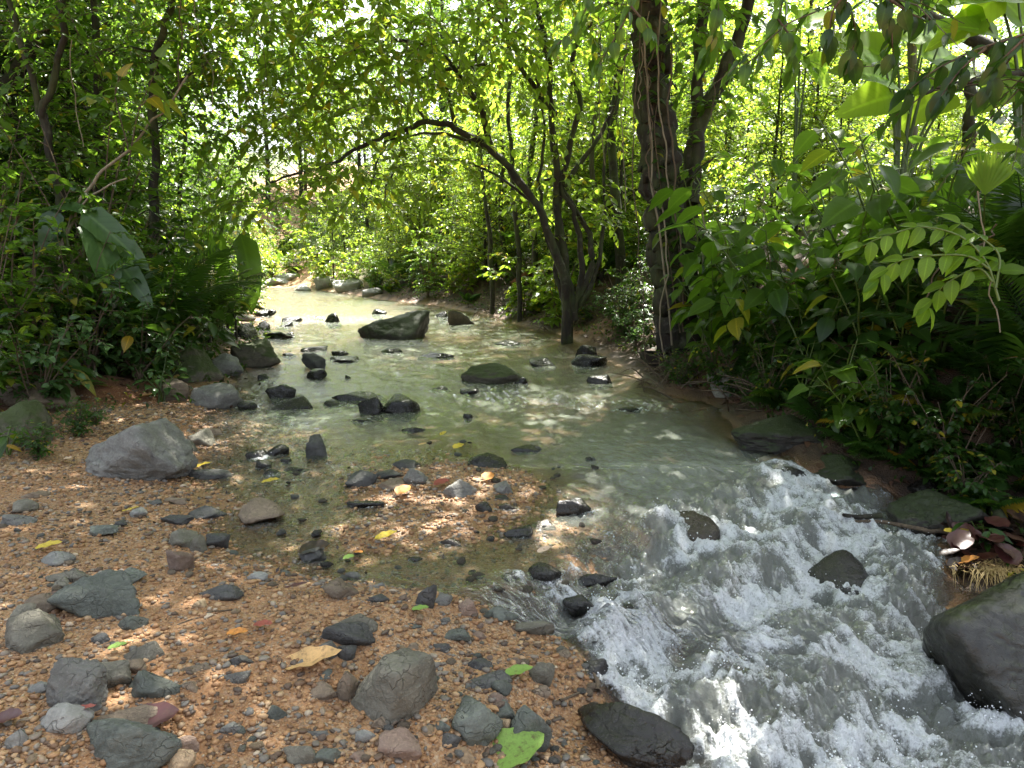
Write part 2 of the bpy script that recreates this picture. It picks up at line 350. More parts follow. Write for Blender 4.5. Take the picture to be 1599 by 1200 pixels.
def water_mat():
    m, nt, _, L = new_mat('stream_water'); n = N(nt)
    pos = n('NewGeometry').outputs['Position']
    foam = n('Attribute', attribute_name='foam').outputs['Fac']; mur = n('Attribute', attribute_name='murk').outputs['Fac']; turb = n('Attribute', attribute_name='turb').outputs['Fac']
    rot = n('Mapping', {'Vector': pos, 'Rotation': (0, 0, math.radians(40)), 'Scale': (1.0, 2.4, 1.0)}).outputs[0]
    fine = n('TexNoise', {'Vector': pos, 'Scale': 30.0, 'Detail': 6.0, 'Roughness': .68, 'Distortion': .9}).outputs[0]
    grain = n('TexNoise', {'Vector': pos, 'Scale': 95.0, 'Detail': 3.0, 'Roughness': .7}).outputs[0]
    rip = n('TexNoise', {'Vector': rot, 'Scale': 9.0, 'Detail': 3.0, 'Roughness': .55, 'Distortion': .5}).outputs[0]
    hgt = math_(n, 'ADD', math_(n, 'MULTIPLY', rip, .5), math_(n, 'MULTIPLY', math_(n, 'MULTIPLY', math_(n, 'ADD', fine, math_(n, 'MULTIPLY', grain, .35)), turb), 1.3))
    bst = math_(n, 'MULTIPLY_ADD', turb, .55); bst.node.inputs[2].default_value = .30
    bp = n('Bump', {'Height': hgt, 'Strength': bst, 'Distance': .03})
    tr = n('BsdfTransparent', {'Color': (.93, .92, .86, 1)})
    aer_sheen = n('Attribute', attribute_name='aer_sheen').outputs['Fac']
    df = n('BsdfDiffuse', {'Color': mixc(n, aer_sheen, (.215, .24, .185), (.27, .29, .265)), 'Normal': bp.outputs[0]})
    body = n('MixShader', {0: mur, 1: tr.outputs[0], 2: df.outputs[0]})
    fr = n('Fresnel', {'IOR': 1.33, 'Normal': bp.outputs[0]})
    gl = n('BsdfGlossy', {'Color': (1, 1, 1, 1), 'Roughness': .04, 'Normal': bp.outputs[0]})
    sf = n('MixShader', {0: fr.outputs[0], 1: body.outputs[0], 2: gl.outputs[0]})
    fm = math_(n, 'ADD', foam, math_(n, 'ADD', math_(n, 'MULTIPLY', math_(n, 'SUBTRACT', fine, .5), 1.7), math_(n, 'MULTIPLY', math_(n, 'SUBTRACT', grain, .5), 1.15)))
    fm = ramp(n, fm, [(.44, (0, 0, 0)), (1.0, (.92, .92, .92))])
    fm = math_(n, 'MULTIPLY', fm, ramp(n, foam, [(.03, (0, 0, 0)), (.2, (1, 1, 1))]))
    fd = n('BsdfPrincipled', {'Base Color': (.78, .81, .82, 1), 'Roughness': .5, 'Normal': bp.outputs[0]})
    out = n('MixShader', {0: fm, 1: sf.outputs[0], 2: fd.outputs[0]})
    n('OutputMaterial', {'Surface': out.outputs[0]}); return m
M['water'] = water_mat()
def plain(name, c, rough=.6, spec=.5, var=.3, scale=25.0, trans=0.0):
    m, nt, _, L = new_mat(name); n = N(nt)
    nz = n('TexNoise', {'Vector': n('TexCoord').outputs['Object'], 'Scale': scale, 'Detail': 4.0}).outputs[0]
    col = mixc(n, nz, tuple(x * (1 - var) for x in c), tuple(min(1, x * (1 + var)) for x in c))
    if name.endswith('leaf'):
        sp2 = n('TexNoise', {'Vector': n('NewGeometry').outputs['Position'], 'Scale': 42.0, 'Detail': 5.0, 'Roughness': .7}).outputs[0]
        col = mixc(n, ramp(n, sp2, [(.52, (0, 0, 0)), (.68, (.75, .75, .75))]), col, (.10, .055, .03))
    p = n('BsdfPrincipled', {'Base Color': col, 'Roughness': rough, 'Specular IOR Level': spec}).outputs[0]
    if trans: p = n('MixShader', {0: trans, 1: p, 2: n('BsdfTranslucent', {'Color': col}).outputs[0]}).outputs[0]
    n('OutputMaterial', {'Surface': p}); return m
M['fl_yellow'] = plain('yellow_fallen_leaf', (.62, .47, .05), trans=.2)
M['fl_orange'] = plain('orange_fallen_leaf', (.60, .25, .05), trans=.2)
M['fl_tan'] = plain('tan_fallen_leaf', (.58, .36, .15), trans=.15)
M['fl_red'] = plain('red_fallen_leaf', (.30, .075, .05), trans=.15)
M['fl_maroon'] = plain('maroon_fallen_leaf', (.075, .024, .022), .4, trans=.1)
M['fl_green'] = plain('green_fallen_leaf', (.22, .36, .07), trans=.2)
M['fl_brown'] = plain('brown_fallen_leaf', (.085, .042, .026), .5)
M['fl_dark'] = plain('dark_rotting_leaf', (.022, .011, .009), .4)
M['fl_pale'] = plain('pale_fallen_leaf', (.62, .46, .33), trans=.1)
M['straw'] = plain('dry_grass', (.50, .36, .15), trans=.3)
M['grass'] = plain('green_grass', (.13, .21, .04), trans=.4)
M['drop'] = plain('water_droplet', (.8, .83, .85), .2, var=.05)

# ------------------------------------------------------------------ labels that single a thing out
LAND = [(203, 700, 'the big pale angular boulder'), (610, 505, 'the large dark midstream boulder'), (770, 585, 'the low olive boulder in midstream'),
        (618, 1080, 'the thick grey block near the front'), (137, 940, 'the long ridged grey stone'), (112, 1085, 'the tilted wedge-shaped stone'),
        (1318, 890, 'the round wet rock in the rapids'), (1085, 815, 'the brown domed rock in the rapids'), (1530, 1000, 'the dark boulder topped with dry grass'),
        (1030, 420, 'the thick vine-hung tree'), (885, 400, 'the arching many-stemmed tree'), (488, 575, 'the stacked pair of black stones'),
        (600, 632, 'the two rounded black rocks side by side'), (330, 620, 'the grey slab at the left water edge'), (395, 555, 'the mossy block on the left bank'),
        (1230, 675, 'the flat mossy rock by the right bank'), (970, 1150, 'the black slab at the bottom edge'), (895, 790, 'the dark rock in the shallow riffle'),
        (716, 765, 'the low grey stone on the shoal'), (400, 805, 'the brown block at the puddle edge'), (20, 665, 'the green mossy rock at the left edge'),
        (200, 1180, 'the wet stone under the maroon leaf'), (487, 1045, 'the long tan fallen leaf'), (742, 1130, 'the greenish slab near the bottom'),
        (537, 995, 'the dark oval stone with two small black ones'), (500, 440, 'the bright far pool'), (1240, 480, 'the bare red clay bank')]
USED = set()
def uniq(base, px, py, skip=None):
    c = sorted(LAND, key=lambda l: (l[0] - px) ** 2 + 2.0 * (l[1] - py) ** 2)
    for l in c[:6]:
        if l[2] == skip: continue
        dx, dy = px - l[0], py - l[1]
        if abs(dx) > 2.2 * abs(dy): rel = ['right of', 'left of'][dx < 0]
        elif abs(dy) > 2.2 * abs(dx): rel = ['in front of', 'behind'][dy < 0]
        else: rel = ['in front and', 'behind and'][dy < 0] + [' right of', ' left of'][dx < 0]
        dist = math.hypot(dx, dy); near = 'just ' if dist < 75 else ('far ' if dist > 260 else '')
        for t in (near, 'a little ' if near == '' else near + 'and '):
            if t.endswith('and '): continue
            s = f'{base} {t}{rel} {l[2]}'
            if s not in USED and len(s.split()) <= 16: USED.add(s); return s
    for l in c[:10]:
        for wd in ('lying near', 'off towards', 'in line with', 'level with'):
            s = f'{base} {wd} {l[2]}'
            if s not in USED and len(s.split()) <= 16: USED.add(s); return s
    for l in c[:12]:
        for wd in ('nearer the camera than', 'seen past', 'well beyond', 'seen low beside', 'seen high above'):
            s = f'{base} {wd} {l[2]}'
            if s not in USED and len(s.split()) <= 16: USED.add(s); return s
    return base
def place_phrase(px, py):
    h = 'left' if px < 533 else ('right' if px > 1066 else 'middle'); return h

# ------------------------------------------------------------------ ground and water
def axis(a0, a1, dense0, dense1, step, grow, far0, far1):
    xs = list(np.arange(dense0, dense1, step)); s = step; x = dense1
    while x < far1: xs.append(x); s *= grow; x += s
    xs.append(far1); s = step; x = dense0 - step; lo = []
    while x > far0: lo.append(x); s *= grow; x -= s
    lo.append(far0); return np.array(lo[::-1] + xs)
gx = axis(0, 0, -4.5, 4.0, .04, 1.045, -160, 160); gy = axis(0, 0, 1.6, 9.0, .04, 1.035, -60, 220)
X, Y = np.meshgrid(gx, gy); Z = gh(X, Y)
nx, ny = len(gx), len(gy)
idx = (np.arange(ny - 1)[:, None] * nx + np.arange(nx - 1)[None]).ravel()
GF = np.stack([idx, idx + 1, idx + nx + 1, idx + nx], 1)
dl_, dr_, dv_ = xL(Y) - X, X - xR(Y), xV(Y) - X
soil = np.clip(np.maximum(S((dr_ + .12) / .2), S((dv_ + .35) / .6)) + .25 * fbm(X * 2, Y * 2, 0, 5, 3) * (np.maximum(dr_, dv_) > -.5), 0, 1)
cq = [PD(1235, 480, 8.3), G(150, 660), G(300, 640), PD(900, 420, 13.5)]; clay = np.zeros_like(X)
for q_, rd in zip(cq, (.7, 1.6, 1.2, .8)): clay = np.maximum(clay, np.exp(-((X - q_[0]) ** 2 + (Y - q_[1]) ** 2) / rd ** 2))
green = S((Y - 27) / 6) * np.clip(.8 + .4 * fbm(X * .8, Y * .8, 0, 8, 3), 0, 1)
clay = np.clip(clay * (1 + .6 * fbm(X * 3, Y * 3, 0, 6, 3)), 0, 1)
sb = PZ(455, 446, .2); sbm = np.clip(1.3 * np.exp(-((X - sb[0]) / 3.2) ** 2 - ((Y - sb[1]) / 2.6) ** 2), 0, 1); soil = soil * (1 - sbm); green = green * (1 - sbm)
wet = np.clip(1 - S((Z - wl(X, Y) - .01) / .05), 0, 1)
ground = obj('ground', mesh_np('ground', np.stack([X, Y, Z], -1).reshape(-1, 3), GF, {'soil': soil.ravel(), 'wet': wet.ravel(), 'clay': clay.ravel(), 'green': green.ravel()}), M['ground'])
tag(ground, 'orange gravel bar, stream bed and brown forest soil', 'ground', kind='structure')

# ------------------------------------------------------------------ stones
ICO = {}
def ico(k):
    if k not in ICO:
        bm = bmesh.new(); bmesh.ops.create_icosphere(bm, subdivisions=k, radius=1.0)
        ICO[k] = (np.array([v.co[:] for v in bm.verts]), np.array([[v.index for v in f.verts] for f in bm.faces])); bm.free()
    return ICO[k]
def rock_shape(seed, dims, p=9.0, sub=4, k=11, rough=.05):
    U, F = ico(sub); rg = np.random.default_rng(seed)
    i = np.arange(k) + .5; ph = np.arccos(1 - 2 * i / k); th = math.pi * (1 + 5 ** .5) * i
    nrm = np.stack([np.cos(th) * np.sin(ph), np.sin(th) * np.sin(ph), np.cos(ph)], 1) + rg.normal(0, .33, (k, 3))
    nrm /= np.linalg.norm(nrm, axis=1)[:, None]; d = rg.uniform(.72, 1.05, k)
    q = np.maximum(U @ nrm.T / d[None], 0); r = (q ** p).sum(1) ** (-1 / p)
    V = U * r[:, None]; V = V - (V.max(0) + V.min(0)) / 2; V = V / (V.max(0) - V.min(0)) 
    V *= 1 + rough * fbm(U[:, 0] * 2.2 + seed, U[:, 1] * 2.2, U[:, 2] * 2.2, seed % 997, 4)[:, None]
    rid = np.abs(fbm(U[:, 0] * 3.1 + seed, U[:, 1] * 3.1, U[:, 2] * 5.5, seed % 983, 3)); V *= 1 + rough * .9 * (S(rid * 3.0) - .8)[:, None]
    V *= 1 + rough * .45 * fbm(U[:, 0] * 9 + seed, U[:, 1] * 9, U[:, 2] * 9, seed % 991, 3)[:, None]
    return V * np.asarray(dims), F
nrock = [0]; INWATER = []
def rock(px, py, wpx, hpx, mat, name='stone', p=9.0, label=None, base=None, group=None, cat='stone', tilt=0.0, rz=None, sub=None, sink=.34, depth=None, rough=.06, surfz=None):
    nrock[0] += 1; seed = 1000 + nrock[0] * 7
    B = G(px, py); dist = np.linalg.norm(B - CAM); s = dist / FPX * .985
    wd, H = wpx * s, hpx * s
    al = math.atan2(CAM[2] - B[2], B[1]); d = float(np.clip(H / max(math.sin(al), .1) * .62, .45 * wd, .85 * wd)) if depth is None else depth * wd
    h = max((H - .62 * d * math.sin(al)) / math.cos(al), .38 * H, .12 * wd)          # height above the ground or water
    if sub is None: sub = 5 if wpx > 90 else (4 if wpx > 34 else 3)
    V, F = rock_shape(seed, (wd, d, h / (1 - sink)), p * 1.5, sub, 11, rough)
    rg = random.Random(seed)
    cx, cy_ = B[0] + .12 * d * B[0] / max(B[1], 1), B[1] + d * .42
    zc = B[2] + h - h / (1 - sink) * .5
    o = obj(name, mesh_np(name, V, F), M[mat], None, (cx, cy_, zc))
    o.rotation_euler = (rg.uniform(-.06, .06), math.radians(tilt), math.radians(rz) if rz is not None else rg.uniform(-.25, .25))
    if xL(cy_) < cx < xR(cy_): INWATER.append((cx, cy_ - .1 * d, wd * .5, d * .5))
    lab = label
    if lab is None:
        lab = uniq(base, px, py - hpx / 2)
    else: USED.add(lab)
    tag(o, lab, cat, group); return o
GB, GW, GR = 'stones lying on the gravel bar', 'stones standing in the stream', 'mossy rocks along the right bank'
# hero boulders: px, base py, width, height
rock(610, 531, 116, 50, 'rock_mossy_dark', 'boulder', 8, 'large dark moss-topped boulder standing in midstream below the far pool', cat='boulder', depth=.8, sink=.5, rough=.05)
rock(770, 599, 108, 34, 'rock_moss', 'boulder', 7, 'low olive-brown boulder in midstream with a red leaf on it', cat='boulder', depth=.55, sink=.48)
rock(192, 748, 176, 96, 'rock_grey', 'boulder', 14, 'big pale grey angular boulder on the left gravel bank', cat='boulder', tilt=7, rz=-14, depth=.62)
rock(395, 573, 76, 42, 'rock_moss', 'boulder', 14, 'brown mossy block at the water edge on the left bank', cat='boulder', depth=.7)
rock(1612, 1130, 215, 200, 'rock_boulder', 'boulder', 6, 'smooth dark boulder topped with dry grass at the right edge', cat='boulder', depth=.9, sub=6, rough=.03)
rock(618, 1130, 132, 102, 'rock_olive', 'boulder', 12, 'thick smooth olive-grey block at the front of the gravel bar', cat='boulder', tilt=8, rz=24, rough=.03, depth=.8)
rock(1230, 700, 165, 50, 'rock_mossy_dark', 'boulder', 7, 'wide flat rock covered in green moss beside the right bank', cat='boulder', group=GR, depth=.6)
rock(1320, 757, 112, 48, 'rock_mossy_dark', 'boulder', 8, 'mossy rock with a sunlit spot at the head of the rapids', cat='boulder', group=GR)
rock(1150, 616, 92, 54, 'rock_lightmoss', 'boulder', 7, 'rounded dark rock with a yellow leaf at its foot under the tree', cat='boulder', group=GR)
rock(1480, 838, 125, 66, 'rock_mossy_dark', 'boulder', 7, 'dark mossy rock behind the stick at the right bank', cat='boulder', group=GR)
rock(1190, 548, 75, 66, 'rock_mossy_dark', 'boulder', 8, 'shadowed rock set in the earth bank beside the red clay', cat='boulder', group=GR)
rock(1452, 775, 44, 26, 'rock_wet', 'boulder', 8, 'small black rock at the foot of the ferns', cat='boulder', group=GR)
rock(20, 697, 78, 62, 'rock_moss', 'boulder', 7, 'rounded green mossy rock cut by the left picture edge', cat='boulder')
rock(45, 645, 105, 48, 'rock_brown', 'boulder', 8, 'long brown rock at the foot of the left thicket', cat='boulder')
rock(285, 592, 92, 52, 'rock_moss', 'boulder', 12, 'slanting mossy slab on the left bank behind the brown stone', cat='boulder', tilt=14)
rock(345, 588, 52, 34, 'rock_pale', 'boulder', 12, 'pale wet slanting slab left of the mossy block', cat='boulder', tilt=12)
rock(330, 640, 82, 42, 'rock_grey', 'boulder', 12, 'grey slab with a moss patch at the left water edge', cat='boulder')
rock(263, 627, 50, 34, 'rock_brown', 'boulder', 9, 'brown rounded stone on the red soil left of the grey slab', cat='boulder')
rock(575, 649, 46, 32, 'rock_wet', 'boulder', 9, 'left one of two rounded black rocks side by side in midstream', cat='boulder')
rock(624, 646, 60, 32, 'rock_wet', 'boulder', 7, 'right one of two rounded black rocks side by side in midstream', cat='boulder')
rock(1318, 918, 100, 46, 'rock_wet', 'boulder', 2.6, sink=.6, rough=.03, depth=.8, label= 'round black wet rock with water pouring over it in the rapids', cat='boulder')
rock(1082, 848, 88, 44, 'rock_wetbrown', 'boulder', 2.6, sink=.6, rough=.03, depth=.8, label= 'brown domed rock awash at the top of the rapids', cat='boulder')
rock(895, 806, 56, 36, 'rock_wet', 'boulder', 11, 'dark jagged rock in the shallow riffle above the rapids', cat='boulder')
rock(1225, 748, 78, 22, 'rock_wet', 'boulder', 9, 'low black wet ledge left of the sunlit mossy rock', cat='boulder')
rock(137, 972, 124, 62, 'rock_green', 'boulder', 12, 'long ridged grey stone on the gravel at left', cat='boulder', tilt=4, rz=-12)
rock(112, 1115, 98, 58, 'rock_grey', 'stone', 16, 'tilted wedge-shaped grey stone with a brown leaf behind it', tilt=14, rz=-20, group=GB)
rock(200, 1215, 132, 74, 'rock_green', 'stone', 8, 'wet grey-green stone under a maroon leaf at the bottom', group=GB)
rock(742, 1162, 78, 62, 'rock_green', 'stone', 14, 'flat greenish slab right of the thick grey block', group=GB, rz=30)
rock(828, 1176, 70, 66, 'rock_green', 'stone', 14, 'greenish slab touching the green leaf at the bottom', group=GB, rz=-35)
rock(716, 780, 56, 34, 'rock_grey', 'stone', 10, 'low domed grey stone on the shoal amid red leaves', group=GW)
rock(400, 822, 74, 38, 'rock_brown', 'stone', 14, 'brown block at the edge of the left puddle', group=GB)
rock(537, 1014, 86, 44, 'rock_dark', 'stone', 8, 'dark oval stone with two small black stones before it', group=GB)
rock(665, 952, 30, 42, 'rock_dark', 'stone', 16, 'dark slab standing on edge by the water', group=GB, tilt=20, depth=.5)
rock(488, 577, 36, 26, 'rock_dark', 'stone', 14, 'upper grey-topped stone of a stacked pair in the stream', group=GW)
rock(492, 593, 34, 18, 'rock_wet', 'stone', 10, 'lower black stone of a stacked pair in the stream', group=GW)
rock(720, 508, 40, 26, 'rock_moss', 'stone', 8, 'mossy rounded stone at the outlet of the far pool', group=GW)
rock(495, 714, 34, 34, 'rock_dark', 'stone', 16, 'pointed dark stone with a pale wet face in the shallows', group=GW)
rock(38, 1020, 74, 50, 'rock_olive', 'stone', 20, 'sharp-cornered olive stone with a tan leaf under it', group=GB, rz=15)
rock(762, 1080, 70, 24, 'rock_dark', 'stone', 16, 'long thin dark slab right of the thick grey block', group=GB, rz=18)
# driftwood-like slab at the bottom
rock(985, 1225, 95, 120, 'rock_wet', 'stone', 12, 'long black wet slab at the bottom edge beside the rapids', group=GW, rz=38, depth=2.0)
water_small = [(560, 628, 84, 16), (440, 622, 46, 24), (450, 642, 66, 24), (383, 641, 30, 15), (430, 530, 46, 13), (450, 526, 20, 8), (488, 550, 42, 10), (450, 557, 20, 6), (528, 556, 30, 9),
    (535, 566, 52, 10), (610, 552, 38, 10), (680, 559, 60, 6), (795, 541, 50, 9), (848, 573, 50, 16), (915, 558, 36, 21), (925, 574, 62, 21), (938, 600, 42, 16), (688, 611, 32, 9), (732, 616, 36, 12), (812, 601, 26, 14),
    (590, 492, 24, 10), (518, 504, 26, 16), (645, 498, 28, 14), (690, 498, 22, 12), (453, 503, 30, 8), (442, 511, 28, 8), (498, 498, 15, 5), (412, 495, 30, 12), (407, 516, 25, 14),
    (410, 593, 18, 9), (543, 591, 9, 5), (517, 634, 30, 10), (563, 661, 40, 9), (645, 674, 40, 8), (430, 712, 36, 18), (403, 718, 20, 12), (410, 732, 25, 14), (445, 723, 18, 9), (423, 744, 26, 12), (460, 737, 40, 6),
    (985, 643, 36, 7), (762, 730, 66, 24), (820, 707, 50, 12), (905, 952, 48, 24), (990, 968, 52, 24), (935, 912, 62, 18), (930, 1064, 54, 38), (850, 908, 52, 30), (397, 718, 32, 14), (660, 497, 18, 8), (730, 655, 16, 10), (380, 530, 44, 26), (345, 525, 36, 20)]
shoal = [(565, 762, 50, 27, 'rock_dark'), (605, 749, 46, 17, 'rock_dark'), (633, 733, 44, 17, 'rock_dark'), (648, 759, 38, 28, 'rock_grey'), (612, 767, 46, 19, 'rock_brown'), (785, 772, 36, 20, 'rock_grey'), (782, 782, 26, 10, 'rock_wet'),
    (789, 797, 38, 13, 'rock_wetbrown'), (755, 802, 28, 20, 'rock_wet'), (810, 839, 46, 19, 'rock_wet'), (848, 826, 40, 14, 'rock_wetbrown'), (703, 855, 34, 15, 'rock_wetbrown'), (648, 878, 26, 9, 'rock_wet'), (796, 906, 30, 15, 'rock_wet'),
    (690, 949, 32, 20, 'rock_grey'), (570, 795, 62, 16, 'rock_wet')]
bar = [(530, 940, 54, 34, 'rock_brown'), (590, 944, 32, 14, 'rock_dark'), (591, 919, 20, 10, 'rock_grey'), (550, 906, 26, 12, 'rock_grey'), (485, 878, 42, 22, 'rock_dark'),
    (108, 911, 64, 20, 'rock_olive'), (95, 919, 30, 14, 'rock_olive'), (190, 916, 52, 22, 'rock_green'), (57, 962, 48, 25, 'rock_brown'), (32, 976, 26, 26, 'rock_olive'), (78, 886, 50, 20, 'rock_pale'), (203, 986, 40, 21, 'rock_green'),
    (152, 1006, 28, 15, 'rock_dark'), (170, 1014, 40, 10, 'rock_dark'), (220, 1037, 56, 30, 'rock_olive'), (207, 1056, 34, 22, 'rock_brown'), (277, 894, 38, 33, 'rock_pink'), (285, 857, 46, 31, 'rock_olive'), (310, 864, 25, 26, 'rock_olive'),
    (335, 857, 36, 22, 'rock_dark'), (310, 697, 42, 25, 'rock_olive'), (290, 706, 30, 14, 'rock_olive'), (330, 681, 26, 14, 'rock_brown'), (155, 839, 46, 18, 'rock_green'), (213, 809, 24, 14, 'rock_pale'), (187, 823, 20, 10, 'rock_dark'),
    (25, 821, 44, 18, 'rock_grey'), (32, 803, 34, 21, 'rock_olive'), (50, 779, 36, 12, 'rock_brown'), (320, 749, 76, 17, 'rock_dark'), (273, 788, 36, 12, 'rock_brown'), (235, 791, 30, 9, 'rock_dark'), (275, 821, 46, 16, 'rock_dark'), (318, 813, 52, 20, 'rock_dark'),
    (338, 939, 68, 25, 'rock_dark'), (310, 951, 20, 14, 'rock_tan'), (400, 909, 32, 14, 'rock_pale'), (152, 1085, 72, 38, 'rock_olive'), (230, 1092, 74, 33, 'rock_green'), (95, 1149, 60, 37, 'rock_pale'), (61, 1086, 32, 18, 'rock_pale'),
    (22, 1175, 32, 27, 'rock_grey'), (205, 1142, 92, 30, 'rock_brown'), (288, 1182, 34, 27, 'rock_pink'), (270, 1206, 50, 32, 'rock_tan'), (360, 1149, 32, 17, 'rock_grey'), (425, 1127, 40, 24, 'rock_green'), (373, 1039, 38, 16, 'rock_dark'),
    (366, 1071, 40, 21, 'rock_grey'), (470, 1197, 52, 27, 'rock_olive'), (303, 1053, 44, 8, 'rock_brown'), (294, 1082, 30, 18, 'rock_brown'), (511, 1030, 30, 27, 'rock_dark'), (540, 1032, 27, 25, 'rock_dark'), (550, 987, 72, 25, 'rock_olive'),
    (731, 964, 30, 27, 'rock_pink'), (778, 972, 62, 25, 'rock_green'), (783, 1087, 32, 25, 'rock_green'), (776, 1102, 29, 21, 'rock_pink'), (846, 1073, 40, 36, 'rock_olive'), (787, 1130, 42, 29, 'rock_green'), (785, 1147, 24, 23, 'rock_tan'),
    (792, 1167, 36, 23, 'rock_tan'), (622, 1193, 62, 43, 'rock_pink'), (563, 1202, 46, 28, 'rock_pink'), (690, 1147, 29, 21, 'rock_green'), (700, 1174, 34, 25, 'rock_dark'), (508, 1197, 40, 21, 'rock_green'), (495, 1157, 38, 15, 'rock_grey'),
    (600, 1141, 42, 21, 'rock_brown'), (543, 1098, 32, 44, 'rock_brown'), (498, 1097, 48, 25, 'rock_brown'), (710, 1002, 46, 19, 'rock_green'), (638, 986, 38, 15, 'rock_green'), (750, 1050, 40, 19, 'rock_dark'), (835, 994, 62, 23, 'rock_olive'),
    (720, 1197, 42, 25, 'rock_tan'), (570, 1162, 30, 19, 'rock_pale'), (505, 1064, 23, 15, 'rock_green'), (846, 1094, 27, 21, 'rock_brown'), (745, 1002, 26, 16, 'rock_pink'), (640, 1020, 24, 14, 'rock_brown'), (690, 1020, 30, 15, 'rock_dark'), (880, 1030, 26, 14, 'rock_brown')]
TONE = {'rock_wet': 'wet black', 'rock_dark': 'dark slate', 'rock_wet': 'wet black', 'rock_grey': 'grey', 'rock_olive': 'olive-grey', 'rock_green': 'greenish grey', 'rock_brown': 'brown', 'rock_pale': 'pale grey', 'rock_pink': 'pinkish', 'rock_tan': 'tan', 'rock_wetbrown': 'wet brown'}
def shape_word(wd, h): return 'flat' if wd > 3.2 * h else ('long' if wd > 2.3 * h else ('chunky' if wd > 1.35 * h else 'upright'))
def size_word(wd): return 'small ' if wd < 30 else ('' if wd < 52 else 'larger ')
for (a, b, c, d) in water_small:
    rock(a, b, c, d, 'rock_wet', 'stone', random.Random(a * 7 + b).choice([8, 11, 15]), base=f'{size_word(c)}wet black {shape_word(c, d)} stone in the water', group=GW, sink=.48)
for (a, b, c, d, m_) in shoal:
    rock(a, b, c, d, m_, 'stone', 12, base=f'{size_word(c)}{TONE[m_]} {shape_word(c, d)} stone on the shoal', group=GW)
for (a, b, c, d, m_) in bar:
    rock(a, b, c, d, m_, 'stone', random.Random(a * 3 + b).choice([6, 9, 13, 16]), base=f'{size_word(c)}{TONE[m_]} {shape_word(c, d)} stone', group=GB)
# far rocks at the pool's sunny head
for (a, b, c, d) in [(505, 452, 34, 20), (540, 455, 46, 22), (470, 455, 26, 10), (432, 448, 40, 14), (580, 462, 30, 12), (450, 440, 50, 14)]:
    rock(a, b, c, d, 'rock_pale', 'boulder', 9, base='sunlit pale boulder', group='sunlit boulders at the head of the far pool', cat='boulder')
# loose small stones, alike
RS = random.Random(5); pm = []
for k in range(10):
    V, F = rock_shape(50 + k, (1, RS.uniform(.65, .95), RS.uniform(.35, .6)), RS.choice([6, 9, 14]), 2, 12, .06)
    pm.append(mesh_np('loose_stone', V, F))
PM = {}
def loose(x, y, s, mat, label, group):
    k = RS.randrange(10); key = (k, mat)
    if key not in PM:
        m_ = pm[k].copy(); m_.materials.append(M[mat]); PM[key] = m_
    z = float(surf(np.array([x]), np.array([y]))[0])
    o = obj('loose_stone', PM[key], None, None, (x, y, z + s * .10)); o.scale = (s, s, s); o.rotation_euler = (RS.uniform(-.2, .2), RS.uniform(-.2, .2), RS.uniform(0, 6.28))
    px, py = to_px((x, y, z)); tag(o, uniq(f'{label[0]} {TONE[mat]} {label[1]}', px, py), 'stone', group)
n_l = 0
while n_l < 135:
    px, py = RS.uniform(0, 980), 720 + 480 * RS.random() ** .8
    p = G(px, py)
    if p[0] > xL(p[1]) + .15: continue
    cl = noise3(np.array([p[0] * 1.6]), np.array([p[1] * 1.6]), 0, 77)[0] + .5 * S((px - 450) / 300)
    if cl < RS.uniform(-.5, .5): continue
    loose(p[0], p[1], RS.uniform(.022, .055), RS.choice(['rock_grey', 'rock_dark', 'rock_brown', 'rock_tan', 'rock_pink', 'rock_green', 'rock_olive']), ('little', 'loose stone'), 'little loose stones in the gravel')
    n_l += 1
n_l = 0
while n_l < 50:
    px, py = RS.uniform(420, 940), RS.uniform(690, 930); p = G(px, py)
    if p[0] < xL(p[1]) or rr(p[0], p[1]) > -.1: continue
    if noise3(np.array([p[0] * 2.2]), np.array([p[1] * 2.2]), 0, 78)[0] < RS.uniform(-.4, .4): continue
    loose(p[0], p[1], RS.uniform(.03, .075), RS.choice(['rock_wet', 'rock_wetbrown', 'rock_dark', 'rock_wetbrown']), ('tiny', 'stone in the riffle'), 'little wet stones in the riffle'); n_l += 1
# gravel: real pebbles, one mass
rg = np.random.default_rng(3); U0, F0 = ico(1)
U0, F0 = ico(1)
U0 = U0[:]; 
npeb = 36000
yy = 1.9 + 6.5 * rg.random(npeb * 3) ** 1.9; xx = rg.uniform(-5.0, 1.2, npeb * 3)
ok = (np.abs(xx) < yy * .78 + .4) & (xx < xL(yy) + .9 * S((yy - 3.1) / .4) + 1.6 * S((yy - 3.6) / .4) * S((6.2 - yy) / .4)) & (xx > xV(yy) - .2) & (rr(xx, yy) < np.where(xx > xL(yy), -.15, 9))
xx, yy = xx[ok][:npeb], yy[ok][:npeb]; k = len(xx)
zz = gh(xx, yy); sz = (.0034 + .0105 * rg.random(k) ** 4.0) * (.85 + .11 * yy)
ang = rg.uniform(0, 6.28, k); sc = np.stack([sz * rg.uniform(.9, 1.5, k), sz * rg.uniform(.7, 1.1, k), sz * rg.uniform(.5, .8, k)], 1)
U1, F1 = np.array([v for v in ico(1)[0]]), ico(1)[1]
jit = 1 + .16 * rg.standard_normal((k, len(U1), 1))
V = U1[None] * jit * sc[:, None]; c, s = np.cos(ang)[:, None], np.sin(ang)[:, None]
V = np.stack([V[..., 0] * c - V[..., 1] * s, V[..., 0] * s + V[..., 1] * c, V[..., 2]], -1) + np.stack([xx, yy, zz + sz * .25], 1)[:, None]
F = (F1[None] + (np.arange(k) * len(U1))[:, None, None]).reshape(-1, 3)
gravel = obj('gravel', mesh_np('gravel', V.reshape(-1, 3), F, {'rnd': np.repeat(rg.random(k), len(U1))}), M['pebble'])
tag(gravel, 'fine orange and tan gravel covering the bar', 'gravel', kind='stuff')
